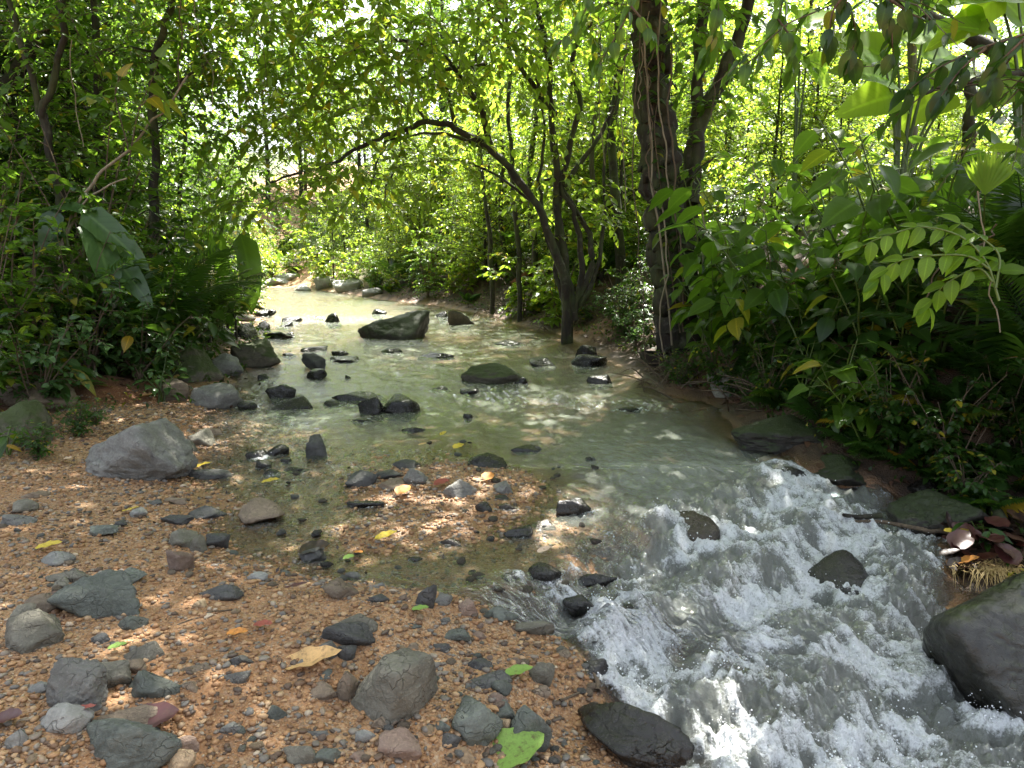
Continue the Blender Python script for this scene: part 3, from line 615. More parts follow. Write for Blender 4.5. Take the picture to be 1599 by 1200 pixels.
rg = np.random.default_rng(8); kc = 7000; xx = rg.uniform(-4.2, 1.2, kc); yy = 2.0 + 5.5 * rg.random(kc) ** 1.5
den = .35 + .8 * noise3(xx * 1.3, yy * 1.3, 0, 91) + 1.1 * np.exp(-((xL(yy) - xx - .25) / .45) ** 2) + 1.3 * np.exp(-((xx + .3) / .8) ** 2 - ((yy - 4.8) / .7) ** 2)
ok = (np.abs(xx) < yy * .78 + .3) & (xx < xL(yy) + 1.1 * S((yy - 3.2) / .4) + 1.5 * S((yy - 3.6) / .4) * S((6.2 - yy) / .4)) & (xx > xV(yy)) & (rr(xx, yy) < np.where(xx > xL(yy), -.2, 9)) & (den > rg.random(kc) * 1.1)
xx, yy = xx[ok], yy[ok]; k = len(xx); sz = .0085 + .0135 * rg.random(k) ** 2.5; U1, F1 = ico(2); V = []
for i in range(k):
    v, _ = rock_shape(5000 + i % 60, (2.0, 1.5, .95), 9, 2, 10, .07) if i < 60 else (None, None)
    if i < 60: V.append(v)
V = np.array([V[i % min(60, k)] for i in range(k)]) * sz[:, None, None] * np.stack([rg.uniform(.8, 1.25, k), rg.uniform(.8, 1.2, k), rg.uniform(.7, 1.2, k)], 1)[:, None]
an = rg.uniform(0, 6.28, k); c, s = np.cos(an)[:, None], np.sin(an)[:, None]
V = np.stack([V[..., 0] * c - V[..., 1] * s, V[..., 0] * s + V[..., 1] * c, V[..., 2]], -1) + np.stack([xx, yy, gh(xx, yy) + sz * .22], 1)[:, None]
F = (F1[None] + (np.arange(k) * len(U1))[:, None, None]).reshape(-1, 3)
R = .0 + np.where(rg.random(k) < .6, rg.choice([.02, .06, .83, .88, .92, .94], k), rg.random(k))
tag(obj('coarse_gravel', mesh_np('coarse_gravel', V.reshape(-1, 3), F, {'rnd': np.repeat(R, len(U1))}), M['pebble']), 'coarse grey and brown pebbles mixed through the gravel bar', 'gravel', kind='stuff')
# the water, washing round the stones
rows = [1.2]
while rows[-1] < 35.5: rows.append(rows[-1] + max(.013, .0038 * rows[-1] ** 1.25))
wy = np.array(rows); wt = np.linspace(0, 1, 330)
a_, b_ = xL(wy) - .06, xR(wy) + .10
WX = a_[:, None] + (b_ - a_)[:, None] * wt[None]; WY = np.repeat(wy[:, None], len(wt), 1)
lv = wl(WX, WY); r = rr(WX, WY)
depth = np.clip(lv - gh(WX, WY, False), 0, 1)
near = S((6.3 - WY) / 1.2)
turb = np.clip(S((r + .55) / .45) * near * S((depth - .004) / .04) + .55 * np.exp(-((WY - 17.2) / .5) ** 2) + .40 * np.exp(-((WY - 8.1 + .25 * WX) / .5) ** 2) * S((WX + 1.2) / 1.5) + .28 * near * S((WX - .0) / .8) + .10, 0, 1)
u_ = (WX - WY) * .707; v_ = (WX + WY) * .707
sw = .5 * noise3(u_ * 1.3, v_ * 1.3, 0, 31)
n1 = fbm(u_ * 3.0 + sw, v_ * 3.6 - sw, 0, 11, 4, .55); n2 = 1 - np.abs(fbm(u_ * 5.2 + 1.5 * sw, v_ * 5.6 + sw, 0, 12, 4, .55)) ; n3 = fbm(u_ * 16, v_ * 20, 0, 13, 3, .6)
n4 = 1 - np.abs(fbm(u_ * 13 + 2 * sw, v_ * 13, 0, 14, 3, .6))
disp = turb * (.050 * n1 + .050 * (n2 - .6) + .030 * (n4 - .6) + .016 * n3) + (1 - turb) * (.010 * fbm(WX * 4, WY * 7, 0, 21, 4, .6) + .0045 * n3) * S(depth / .03)
drop = np.exp(-((r - .02) / .16) ** 2) * .65 + np.exp(-((r - .50) / .22) ** 2) * .95 + np.exp(-((r - 1.22) / .30) ** 2) * 1.0 + .40 * S((r + .35) / .4)
cl = fbm(u_ * 1.7, v_ * 2.4, 0, 41, 3)
foam = np.clip(turb * (drop * near * (.34 + .42 * cl) + near * (.95 * (n2 - .60) + .30 * n1 + .45 * (n4 - .6) + .13)) + .85 * np.exp(-((WY - 17.2) / .35) ** 2) * (n2 - .35) + .85 * np.exp(-((WY - 7.9 + .25 * WX) / .5) ** 2) * S((WX + .6) / 1.5) * (n2 - .35), 0, 1)
# wash: a bright collar and a short wake below every stone; humps over sunken rocks in the rapids
flow = np.where(near > .5, -1.0, -1.0)
for (cx, cy0, a0, b0) in INWATER:
    fxv, fyv = (.62, -.78) if cy0 < 5.2 and cx > 0 else (.22, -.97)
    sel = (np.abs(WX - cx) < a0 * 4 + .4) & (np.abs(WY - cy0) < b0 * 4 + .6)
    if not sel.any(): continue
    X_, Y_ = WX[sel] - cx, WY[sel] - cy0; q = np.sqrt((X_ / a0) ** 2 + (Y_ / b0) ** 2); al = X_ * fxv + Y_ * fyv; ac = np.abs(-X_ * fyv + Y_ * fxv)
    st = .22 + .5 * np.clip(turb[sel] * 1.4, 0, 1); rim = np.exp(-((q - 1.0) * min(a0, b0) / .035) ** 2)
    wake = np.exp(-(ac / (a0 * .9)) ** 2) * S(al / (a0 * .8)) * np.exp(-np.clip(al, 0, 9) / (a0 * 2.2))
    foam[sel] = np.clip(foam[sel] + st * (rim * (.35 + .5 * n2[sel]) + .8 * wake * (n2[sel] - .25)), 0, 1); turb[sel] = np.clip(turb[sel] + .45 * wake + .3 * rim, 0, 1); disp[sel] += rim * .006 + wake * .010 * n4[sel]
for (hx, hy, hr) in [(1000, 955, .13), (955, 925, .10), (1110, 905, .15), (1205, 885, .14), (1105, 1000, .17), (1255, 985, .16), (1450, 1060, .15), (1185, 765, .14), (1010, 845, .12), (1075, 1090, .18), (1330, 1080, .17), (930, 985, .11), (1245, 815, .12), (1400, 930, .14), (1180, 1120, .16), (1410, 860, .12)]:
    p_ = march(hx, hy, wl); X_, Y_ = WX - p_[0], WY - p_[1]; d2 = (X_ ** 2 + Y_ ** 2) / hr ** 2; al = (X_ * .62 - Y_ * .78) / hr; ac = (X_ * .78 + Y_ * .62) / hr
    disp += hr * .42 * np.exp(-d2) - hr * .30 * np.exp(-((al - 1.5) / .7) ** 2 - (ac / 1.1) ** 2); foam -= .35 * np.exp(-d2 * 1.2); foam += .75 * np.exp(-((al - 1.35) / .55) ** 2 - (ac / 1.25) ** 2) * (.4 + .6 * n2)
foam = np.clip(foam, 0, 1)
murk = np.clip(.05 + 2.9 * depth + .26 * turb * near * S(depth / .05) * (1 + .8 * cl), 0, .68)
iw = (np.arange(len(wy) - 1)[:, None] * len(wt) + np.arange(len(wt) - 1)[None]).ravel(); nW = len(wt)
water = obj('stream_water', mesh_np('stream_water', np.stack([WX, WY, lv + disp], -1).reshape(-1, 3), np.stack([iw, iw + 1, iw + nW + 1, iw + nW], 1), {'foam': foam.ravel(), 'murk': murk.ravel(), 'turb': np.clip(turb + .22, 0, 1).ravel(), 'aer_sheen': np.clip(turb * near * 1.1 + .45 * S((WX + .3) / 1.0) * S((9 - WY) / 1.5), 0, 1).ravel()}), M['water'])  # aerated grey in the rapids, plus reflective lightness painted over the right reach
tag(water, 'shallow grey-green stream breaking into white rapids', 'water', kind='structure')

# splash drops over the rapids
nd = 4500; fx = foam.ravel(); pr = np.clip(fx - .35, 0, 1) ** 1.5 * (WY.ravel() < 6); pr /= pr.sum()
ii = rg.choice(len(fx), nd, p=pr); U1, F1 = ico(1); 
sz = .0014 + .0032 * rg.random(nd) ** 3
C = np.stack([WX.ravel()[ii], WY.ravel()[ii], (lv + disp).ravel()[ii]], 1) + np.stack([rg.normal(0, .02, nd), rg.normal(0, .02, nd), .003 + np.abs(rg.normal(0, .028, nd))], 1)
V = (U1[None] * sz[:, None, None] + C[:, None]).reshape(-1, 3); F = (F1[None] + (np.arange(nd) * len(U1))[:, None, None]).reshape(-1, 3)
tag(obj('splash_drops', mesh_np('splash_drops', V, F), M['drop']), 'white spray drops thrown up by the rapids', 'spray', kind='stuff')

# ------------------------------------------------------------------ leaves
def strip_leaf(wf, curl=.12, fold=.12, nseg=4, wav=0.0, side=1):
    ts = np.linspace(0, 1, nseg + 1); V = []; F = []
    for t in ts:
        wd = wf(t); z = -curl * t * t; 
        V += [(-wd, t, z + fold * wd + wav * math.sin(t * 19)), (0, t, z), (wd, t, z + fold * wd + wav * math.sin(t * 17 + 2))]
    for i in range(nseg):
        a = i * 3; F += [(a, a + 1, a + 4, a + 3), (a + 1, a + 2, a + 5, a + 4)]
    return np.array(V, float), F
def quads_to_tris(F): return np.array([t for q in F for t in ((q[0], q[1], q[2]), (q[0], q[2], q[3]))])
T4 = (np.array([(0, 0, 0), (-.24, .42, .05), (.24, .42, .05), (0, .5, -.01), (0, 1, -.16)], float), np.array([(0, 3, 1), (0, 2, 3), (1, 3, 4), (3, 2, 4)]))
ov = lambda t: .27 * math.sin(math.pi * min(1, t ** .75)) ** .9 * (1 if t < .9 else .6)
_v, _f = strip_leaf(ov, .25, .25, 4); T16 = (_v, quads_to_tris(_f))
lan = lambda t: .15 * math.sin(math.pi * t ** .8)
_v, _f = strip_leaf(lan, .25, .3, 4); TLAN = (_v, quads_to_tris(_f))
T4N = (T4[0] * np.array([.62, 1, 1]), T4[1])
def leaf_mesh(name, wf, curl, fold, nseg, wav=0.0):
    v, f = strip_leaf(wf, curl, fold, nseg, wav); return mesh_np(name, v, np.array(f), {'rib': np.tile([0., 1., 0.], len(v) // 3), 'along': v[:, 1]})
def frames(D, Nn):
    D = D / (np.linalg.norm(D, axis=1)[:, None] + 1e-9); Xs = np.cross(D, Nn); Xs /= np.linalg.norm(Xs, axis=1)[:, None] + 1e-9
    return Xs, D, np.cross(Xs, D)
def leaves(P, D, Nn, size, tmpl, rgx):
    Xs, D, Zs = frames(D, Nn); tv, tf = tmpl
    V = P[:, None] + size[:, None, None] * (tv[None, :, 0:1] * Xs[:, None] + tv[None, :, 1:2] * D[:, None] + tv[None, :, 2:3] * Zs[:, None])
    F = (tf[None] + (np.arange(len(P)) * len(tv))[:, None, None]).reshape(-1, 3)
    return V.reshape(-1, 3), F, np.repeat(rgx.random(len(P)), len(tv))
def twig_leaves(A, Dr, Ln, per, size, tmpl, rgx, droop=.35, mb=None, spread=.9):
    """leaves set along straight-ish drooping twigs: A start, Dr direction, Ln length"""
    n = len(A); t = (np.arange(per)[None] + rgx.random((n, per))) / per; t = .12 + .88 * t
    Dr = Dr / (np.linalg.norm(Dr, axis=1)[:, None] + 1e-9)
    P = A[:, None] + Dr[:, None] * (Ln[:, None] * t)[..., None]; P[..., 2] -= droop * Ln[:, None] * t ** 2
    side = np.cross(Dr, np.array([0, 0, 1.0])); side /= np.linalg.norm(side, axis=1)[:, None] + 1e-6
    sg = np.where((np.arange(per) % 2) == 0, 1.0, -1.0)
    D = Dr[:, None] * .75 + side[:, None] * sg[None, :, None] * spread + rgx.normal(0, .28, (n, per, 3)); D[..., 2] -= .25 + droop * t
    Nn = np.array([0, 0, 1.0]) + rgx.normal(0, .38, (n, per, 3))
    if mb is not None:
        for i in range(n):
            tt = np.array([0, .5, 1.0]); q = A[i] + Dr[i] * (Ln[i] * tt)[:, None]; q[:, 2] -= droop * Ln[i] * tt ** 2
            mb.tube(q, [.006, .0045, .002], 3)
    sz = size * rgx.uniform(.65, 1.2, n * per)
    return leaves(P.reshape(-1, 3), D.reshape(-1, 3), Nn.reshape(-1, 3), sz, tmpl, rgx)
def cluster_twigs(c, rad, n, rgx, out=.8, up=.1):
    u = rgx.normal(0, 1, (n, 3)); u /= np.linalg.norm(u, axis=1)[:, None]; rr_ = rgx.random(n) ** .45
    A = np.asarray(c) + u * np.asarray(rad) * rr_[:, None]
    D = u * out + rgx.normal(0, .5, (n, 3)); D[:, 2] = D[:, 2] * .6 + up
    return A, D
def merge(parts):
    V, F, R, o = [], [], [], 0
    for v, f, r_ in parts: V.append(v); F.append(f + o); R.append(r_); o += len(v)
    return np.concatenate(V), np.concatenate(F), np.concatenate(R)
def crown_obj(name, parts, mat, parent, org=(0, 0, 0)):
    V, F, R = merge(parts); return tag(obj(name, mesh_np(name, V - np.asarray(org), F, {'rnd': R}), M[mat], parent), kind='stuff')

# --- generic tree prototype: trunk with limbs, crown of leafy twigs
def make_tree(seed, H, r0, leafmat, lsize, nb=16, low=.25, spread=1.6, per=8, twigs=7, tmpl=T4, bark='bark_dark', droop=.4, lean=.3):
    rgx = np.random.default_rng(seed); root = empty('tree')
    t = np.linspace(0, 1, 9); tr = np.stack([lean * rgx.normal() * t ** 1.5 * H * .12, lean * rgx.normal() * t ** 1.5 * H * .12, t * H], 1); tr = wobble(tr, .05 * H / 4, seed)
    tr[0] = (0, 0, -.15); mb = MB(); mb.tube(tr, r0 * (1 - .8 * t) + .008, 8, seed, .15); parts = []
    tw = MB(); A, D, Ln = [], [], []
    for b in range(nb):
        f = low + (1 - low) * (b + rgx.random()) / nb; p = np.array([np.interp(f, t, tr[:, k]) for k in range(3)])
        az = b * 2.4 + rgx.normal(0, .4); L_ = spread * (1.15 - .65 * f) * rgx.uniform(.7, 1.2)
        e = np.array([math.cos(az), math.sin(az), rgx.uniform(.3, 1.1)]); q = np.array([p + e * L_ * s - np.array([0, 0, .25 * L_ * s * s * droop * 2]) for s in np.linspace(0, 1, 5)]); q = wobble(q, .06, seed + b)
        mb.tube(q, np.linspace(r0 * .22 * (1 - .6 * f) + .005, .003, 5), 5)
        for k in range(twigs):
            s = rgx.uniform(.25, 1.0); i = s * 4; i0 = min(int(i), 3); pt = q[i0] + (q[i0 + 1] - q[i0]) * (i - i0)
            d = e + rgx.normal(0, .75, 3); d[2] = d[2] * .5 + .1; A.append(pt); D.append(d); Ln.append(rgx.uniform(.35, .8) * spread / 1.6)
    parts.append(twig_leaves(np.array(A), np.array(D), np.array(Ln), per, lsize, tmpl, rgx, droop, mb))
    tk = obj('trunk', mb.mesh('trunk'), M[bark], root); cr = crown_obj('crown', parts, leafmat, root)
    KIDS[root.name] = [tk, cr]; tag(root, None, 'tree'); return root
def make_shrub(seed, H, leafmat, lsize, stems=7, per=7, twigs=7, tmpl=T16, spread=.7, bark='twig', droop=.35):
    rgx = np.random.default_rng(seed); root = empty('shrub'); mb = MB(); A, D, Ln = [], [], []
    for s in range(stems):
        az = s * 2.4 + rgx.normal(0, .4); h = H * rgx.uniform(.6, 1.05); t = np.linspace(0, 1, 6); o = spread * rgx.uniform(.3, 1.0)
        q = np.stack([math.cos(az) * o * t ** 1.6, math.sin(az) * o * t ** 1.6, h * t - .05], 1); q = wobble(q, .04, seed + s)
        mb.tube(q, np.linspace(.012, .004, 6), 5)
        for k in range(twigs):
            f = rgx.uniform(.12, 1); i = f * 5; i0 = min(int(i), 4); A.append(q[i0] + (q[i0 + 1] - q[i0]) * (i - i0)); d = rgx.normal(0, 1, 3); d[2] = abs(d[2]) * .5 + .15
            D.append(d + np.array([math.cos(az), math.sin(az), 0]) * .6); Ln.append(rgx.uniform(.2, .5) * max(.7, spread))
    tp = twig_leaves(np.array(A), np.array(D), np.array(Ln), per, lsize, tmpl, rgx, droop, mb)
    st = obj('stem', mb.mesh('stem'), M[bark], root); fo = crown_obj('foliage', [tp], leafmat, root)
    KIDS[root.name] = [st, fo]; tag(root, None, 'shrub'); return root
# --- plants whose leaves are pieces of their own
LM = {}
def leafobj(kind, mat):
    if (kind, mat) not in LM:
        wf = {'ovate': lambda t: .29 * math.sin(math.pi * min(1, t ** .72)) ** .85 * (1 if t < .85 else .7), 'heart': lambda t: .44 * (1 - t) ** .62 * min(1, t * 7 + .55), 'lance': lambda t: .15 * math.sin(math.pi * t ** .8),
              'banana': lambda t: .17 * min(1, t * 6) * (1 - t ** 4) ** .8, 'blade': lambda t: .05 * (1 - t) ** .6}[kind]
        cu, fo, ns, wv = {'ovate': (.28, .28, 8, .008), 'heart': (.30, .22, 9, .012), 'lance': (.3, .3, 7, .004), 'banana': (.42, .35, 18, .012), 'blade': (.5, .2, 6, 0)}[kind]
        me = leaf_mesh(kind + '_leaf', wf, cu, fo, ns, wv); me.materials.append(M[mat]); LM[(kind, mat)] = me
    return LM[(kind, mat)]
def put_leaf(parent, kind, mat, p, d, nrm, s, name='leaf'):
    o = bpy.data.objects.new(name, leafobj(kind, mat)); COL.objects.link(o); o.parent = parent
    D = Vector(d).normalized(); X_ = D.cross(Vector(nrm)).normalized(); Z_ = X_.cross(D)
    m = Matrix((X_, D, Z_)).transposed().to_4x4() @ Matrix.Scale(s, 4); m.translation = Vector(p); o.matrix_basis = m
    KIDS.setdefault(parent.name, []).append(o); return o
def make_leafy_plant(seed, H, kind, mat, lsize, stems=4, per=11, spread=.6, bark='stem_green', name='shrub', cat='shrub', petiole=.10, droop=.3):
    rg_ = random.Random(seed); root = empty(name); mb = MB(); L_ = []
    for s in range(stems):
        az = s * 2.4 + rg_.gauss(0, .4); h = H * rg_.uniform(.6, 1.05); o = spread * rg_.uniform(.25, 1); t = np.linspace(0, 1, 7)
        q = np.stack([math.cos(az) * o * t ** 1.5, math.sin(az) * o * t ** 1.5, h * t - .06 - .12 * h * t ** 3 * droop], 1); q = wobble(q, .03, seed + s); mb.tube(q, np.linspace(.013, .004, 7), 5)
        for k in range(per):
            f = .22 + .78 * (k + rg_.random()) / per; i = f * 6; i0 = min(int(i), 5); b = q[i0] + (q[i0 + 1] - q[i0]) * (i - i0); a2 = k * 2.4 + rg_.gauss(0, .35)
            d = np.array([math.cos(a2), math.sin(a2), rg_.uniform(-.15, .5)]); e = b + d * petiole * rg_.uniform(.7, 1.4); mb.tube(np.array([b, e]), [.004, .003], 3)
            L_.append((e, d + np.array([0, 0, -rg_.uniform(.1, .9)]), (rg_.gauss(0, .3), rg_.gauss(0, .3), 1), lsize * rg_.uniform(.65, 1.2)))
    st = obj('stem', mb.mesh('stem'), M[bark], root); KIDS[root.name] = [st]
    for e, d, nr, s in L_: put_leaf(root, kind, mat, e, d, nr, s)
    tag(root, None, cat); return root
def frond_mesh(name, L_, nl, wl_, arch, lw, taper='fern', seed=0):
    """an arching rachis along +Y with leaflets each side"""
    V, F = [], []; rg_ = random.Random(seed); n = 0
    ts = np.linspace(0, 1, 10); rp = np.array([(0, L_ * t, arch * L_ * (t * .9 - 1.25 * t * t)) for t in ts])
    mb = MB(); mb.tube(rp, np.linspace(.006, .002, 10) * (L_ + .5), 4)
    for k in range(nl):
        t = .12 + .88 * k / nl; b = np.array([0, L_ * t, arch * L_ * (t * .9 - 1.25 * t * t)])
        l = wl_ * (math.sin(math.pi * min(1, t * .85 + .18)) ** .7 if taper == 'fern' else (1 - .55 * t) * min(1, .5 + t * 3)) * rg_.uniform(.9, 1.08)
        for sd in (-1, 1):
            d = np.array([sd, .45 + .5 * t, -.18 - .25 * rg_.random()]); d /= np.linalg.norm(d); sdv = np.array([-sd * d[1], sd * d[0] * 1.0, 0]); sdv = np.cross(d, (0, 0, 1)); sdv /= np.linalg.norm(sdv)
            m_ = b + d * l * .45 + np.array([0, 0, .02 * l]); e = b + d * l + np.array([0, 0, -.22 * l])
            V += [b, m_ - sdv * lw * l, m_ + sdv * lw * l, e]; F += [(n, n + 1, n + 3, n + 2)]; n += 4
    V = np.concatenate([np.array(V), np.concatenate(mb.V)]); F = np.concatenate([np.array(F), np.concatenate(mb.F) + n]); return mesh_np(name, V, F)
FR = [frond_mesh('fern_frond', 1.0, 17, .30, .5, .13, 'fern', i) for i in range(2)]
PF = [frond_mesh('palm_frond', 1.0, 26, .42, .42, .055, 'palm', i + 7) for i in range(2)]
FMESH = {}
def make_frondy(seed, base, mat, n, L_, name, cat, tilt=(.25, .9), part='frond', stalk=0.0):
    rg_ = random.Random(seed); root = empty(name); KIDS[root.name] = []
    if stalk:
        mb = MB(); mb.tube(wobble(np.array([(0, 0, -.1), (0, 0, stalk * .5), (0, 0, stalk)]), .02, seed), [.03, .025, .02], 6); KIDS[root.name].append(obj('stalk', mb.mesh('stalk'), M['bark_dark'], root))
    for k in range(n):
        b = rg_.randrange(len(base)); key = (base[b].name, mat)
        if key not in FMESH: m_ = base[b].copy(); m_.materials.append(M[mat]); FMESH[key] = m_
        o = bpy.data.objects.new(part, FMESH[key]); COL.objects.link(o); o.parent = root
        s = L_ * rg_.uniform(.7, 1.15); o.scale = (s, s, s); o.location = (0, 0, stalk + .02); o.rotation_euler = (rg_.uniform(*tilt), rg_.gauss(0, .2), k / n * 6.283 + rg_.gauss(0, .25)); KIDS[root.name].append(o)
    tag(root, None, cat); return root

def put(proto, x, y, base, group, rz=None, s=1.0, dz=0.0, rg_=random.Random(11), lbl=None, hpx=0):
    z = gz(x, y) + dz; o = copy_tree(proto, (x, y, z), rg_.uniform(0, 6.28) if rz is None else rz, s)
    px, py = to_px((x, y, z + hpx)); o['label'] = lbl or uniq(base, px, py); o['group'] = group; PLACED.append(o); return o
PLACED = []
PROTO = []
def drop_protos():
    for r_ in PROTO:
        for c in KIDS.get(r_.name, []): bpy.data.objects.remove(c)
        bpy.data.objects.remove(r_)

# ------------------------------------------------------------------ hero trees
def hero_tree(name, y, stems, clusters, leafmat, lsize, bark, label, per=8, tmpl=T16, seed=1, extra=None, droop=.4):
    """stems: list of (pixel path, r0, r1, part name, depth offset along path); clusters: (px, py, depth, radius, n)"""
    rgx = np.random.default_rng(seed); b = PD(*stems[0][0][0], y); org = np.array([b[0], b[1], gz(b[0], b[1])]); root = empty(name, org); tips = []
    for i, (path, r0, r1, part, dy) in enumerate(stems):
        P = smooth_path([PD(a, c, y + dy * k / max(1, len(path) - 1)) for k, (a, c) in enumerate(path)], 6)
        if r0 > .2: P = smooth_path([PD(a, c, y + dy * k / max(1, len(path) - 1)) for k, (a, c) in enumerate(path)], 16)
        if i == 0: P[0][2] = org[2] - .25
        P = wobble(P, .035, seed + i, 1.6); mb = MB(); k = len(P); rad = r0 + (r1 - r0) * np.linspace(0, 1, k) ** .9
        if i == 0: rad = rad * (1 + .55 * np.exp(-np.arange(k) / 2.2))
        n_ = 40 if r0 > .2 else (9 if r0 > .05 else 6)
        if r0 > .2: rad = rad * (1 + .5 * np.exp(-np.arange(k) / 7.0))
        mb.tube(P, rad, n_, seed + i, .34 if r0 > .2 else .14)
        po = obj(part, mb.mesh(part, org), M[bark], root if i == 0 or part != 'limb' else trunk); tips.append(P)
        if i == 0: trunk = po
    tw = MB(); parts = []
    for (px, py, yy, rad, n) in clusters:
        c = PD(px, py, yy); rad = np.asarray(rad, float) * np.ones(3); A, D = cluster_twigs(c, rad, n, rgx); Ln = rgx.uniform(.35, .8, n)
        parts.append(twig_leaves(A, D, Ln, per, lsize, tmpl, rgx, droop, tw))
    for P in tips[1:]:                                                  # leafy twigs along the limbs
        m = max(3, len(P) // 2); ii = rgx.integers(len(P) // 3, len(P), m); A = P[ii]; D = rgx.normal(0, 1, (m, 3)); D[:, 2] *= .6
        parts.append(twig_leaves(A, D, rgx.uniform(.4, .9, m), per, lsize, tmpl, rgx, droop, tw))
    tag(obj('twig', tw.mesh('twig', org), M['twig'], root), kind='stuff'); crown_obj('crown', parts, leafmat, root, org)
    USED.add(label); tag(root, label, 'tree'); return root
up = lambda px, py, y: PD(px, py, y)
# arching many-stemmed tree over the stream
A0 = [(888, 512), (880, 440), (862, 380), (838, 322), (800, 270), (765, 235), (712, 200), (672, 192), (640, 200), (600, 214), (560, 232), (515, 258), (460, 272), (420, 285)]
hero_tree('arching_tree', 13.2, [
    (A0, .085, .014, 'trunk', -2.0),
    ([(800, 268), (775, 240), (735, 224), (690, 208), (640, 214), (600, 222)], .05, .012, 'limb', -1.5),
    ([(604, 214), (592, 250), (578, 290), (572, 312)], .03, .008, 'limb', -1), ([(640, 205), (622, 245), (604, 290), (600, 318)], .03, .008, 'limb', -1),
    ([(712, 198), (700, 150), (690, 118), (655, 70)], .045, .01, 'limb', -1), ([(765, 232), (750, 170), (725, 125), (690, 85), (640, 64), (590, 66), (540, 82)], .06, .012, 'limb', -2),
    ([(895, 500), (885, 420), (872, 330), (866, 230), (858, 130), (848, 60), (825, -20)], .075, .04, 'stem', 0), ([(898, 500), (908, 410), (896, 330), (880, 300), (862, 200)], .06, .03, 'stem', 0), ([(884, 500), (868, 420), (850, 350), (842, 280), (850, 200), (838, 120)], .05, .02, 'stem', -.3), ([(905, 480), (930, 420), (945, 340), (940, 260), (955, 160)], .05, .02, 'stem', .5), ([(838, 322), (800, 290), (750, 262), (700, 250), (640, 262)], .03, .008, 'limb', -1), ([(672, 192), (640, 165), (600, 155), (550, 170), (500, 180)], .03, .008, 'limb', -1), ([(515, 258), (490, 290), (440, 300)], .02, .006, 'limb', -.5),
    ([(900, 470), (925, 400), (905, 335), (870, 285), (840, 282)], .07, .02, 'stem', .3), ([(880, 450), (870, 350), (885, 250), (905, 170), (895, 90), (935, 20), (970, -20)], .07, .03, 'stem', .4),
    ([(865, 180), (830, 130), (790, 60), (760, 0)], .05, .02, 'limb', -.8), ([(880, 290), (930, 220), (960, 160), (985, 60)], .05, .02, 'limb', .6),
    ([(760, 100), (700, 110), (650, 124), (600, 140)], .05, .012, 'limb', -1)],
    [(590, 110, 11.2, (1.3, .9, .6), 60), (700, 60, 11.5, (1.4, 1, .7), 70), (820, 60, 12.5, (1.2, 1, .8), 60), (480, 60, 10.6, (1.2, .9, .7), 50), (560, 270, 11, (.9, .7, .4), 26), (450, 300, 10.5, (.7, .5, .4), 20), (930, 90, 13, (1, 1, .8), 45), (700, 250, 12.2, (.8, .6, .4), 16),
     (640, -60, 11, (2.2, 1.5, .7), 80), (850, -90, 12, (2.2, 1.5, .8), 80), (790, 150, 12.8, (.7, .6, .4), 18), (600, 20, 10, (1.2, .8, .5), 40), (400, 60, 11.5, (1.1, .8, .7), 60), (380, 170, 12, (.8, .7, .6), 40), (470, 170, 11.5, (1.0, .7, .6), 50), (430, -20, 11, (1.2, .9, .5), 50), (540, 190, 11.5, (.8, .6, .4), 30), (340, 20, 12, (.9, .8, .7), 50)],
    'leaf_bright', .158, 'bark_dark', 'many-stemmed tree on the right bank arching over the stream', seed=3, per=8)
# the thick vine-hung tree
hero_tree('vine_hung_tree', 10.0, [
    ([(1082, 590), (1066, 520), (1052, 430), (1040, 340), (1028, 250), (1020, 150), (1014, 60), (1008, -60), (1000, -260), (1010, -520)], .30, .17, 'trunk', 0),
    ([(1085, 560), (1110, 450), (1078, 330), (1082, 240), (1112, 150), (1142, 80), (1168, -10), (1190, -160)], .13, .07, 'stem', .4),
    ([(1082, 320), (1088, 220), (1092, 110), (1100, -20), (1105, -150)], .10, .07, 'stem', .6),
    ([(1008, -60), (900, -230), (760, -330), (560, -420)], .12, .04, 'limb', -3), ([(1005, -160), (1150, -300), (1300, -420)], .1, .04, 'limb', -2), ([(1002, -200), (960, -420), (900, -700)], .1, .04, 'limb', -5), ([(1000, -240), (700, -420), (380, -520)], .1, .04, 'limb', -2),
    ([(1035, 330), (1075, 280), (1110, 250)], .03, .01, 'limb', -.4)],
    [(820, -330, 8.5, (1.8, 1.4, .8), 90), (560, -420, 7.5, (1.8, 1.4, .8), 90), (1150, -330, 8.5, (1.8, 1.4, .8), 80), (900, -700, 5.5, (1.8, 1.4, .7), 90), (380, -520, 8, (1.8, 1.4, .8), 80), (1010, -500, 10, (2.2, 2, 1), 100), (640, -700, 5.5, (1.6, 1.3, .6), 60),
     (1050, 20, 9.3, (.6, .5, .5), 24), (1130, 60, 10, (.8, .7, .6), 30), (990, -40, 9.5, (.9, .8, .5), 30)],
    'leaf_mid', .15, 'bark_dark', 'thick dark tree hung with vines on the right bank', seed=8)
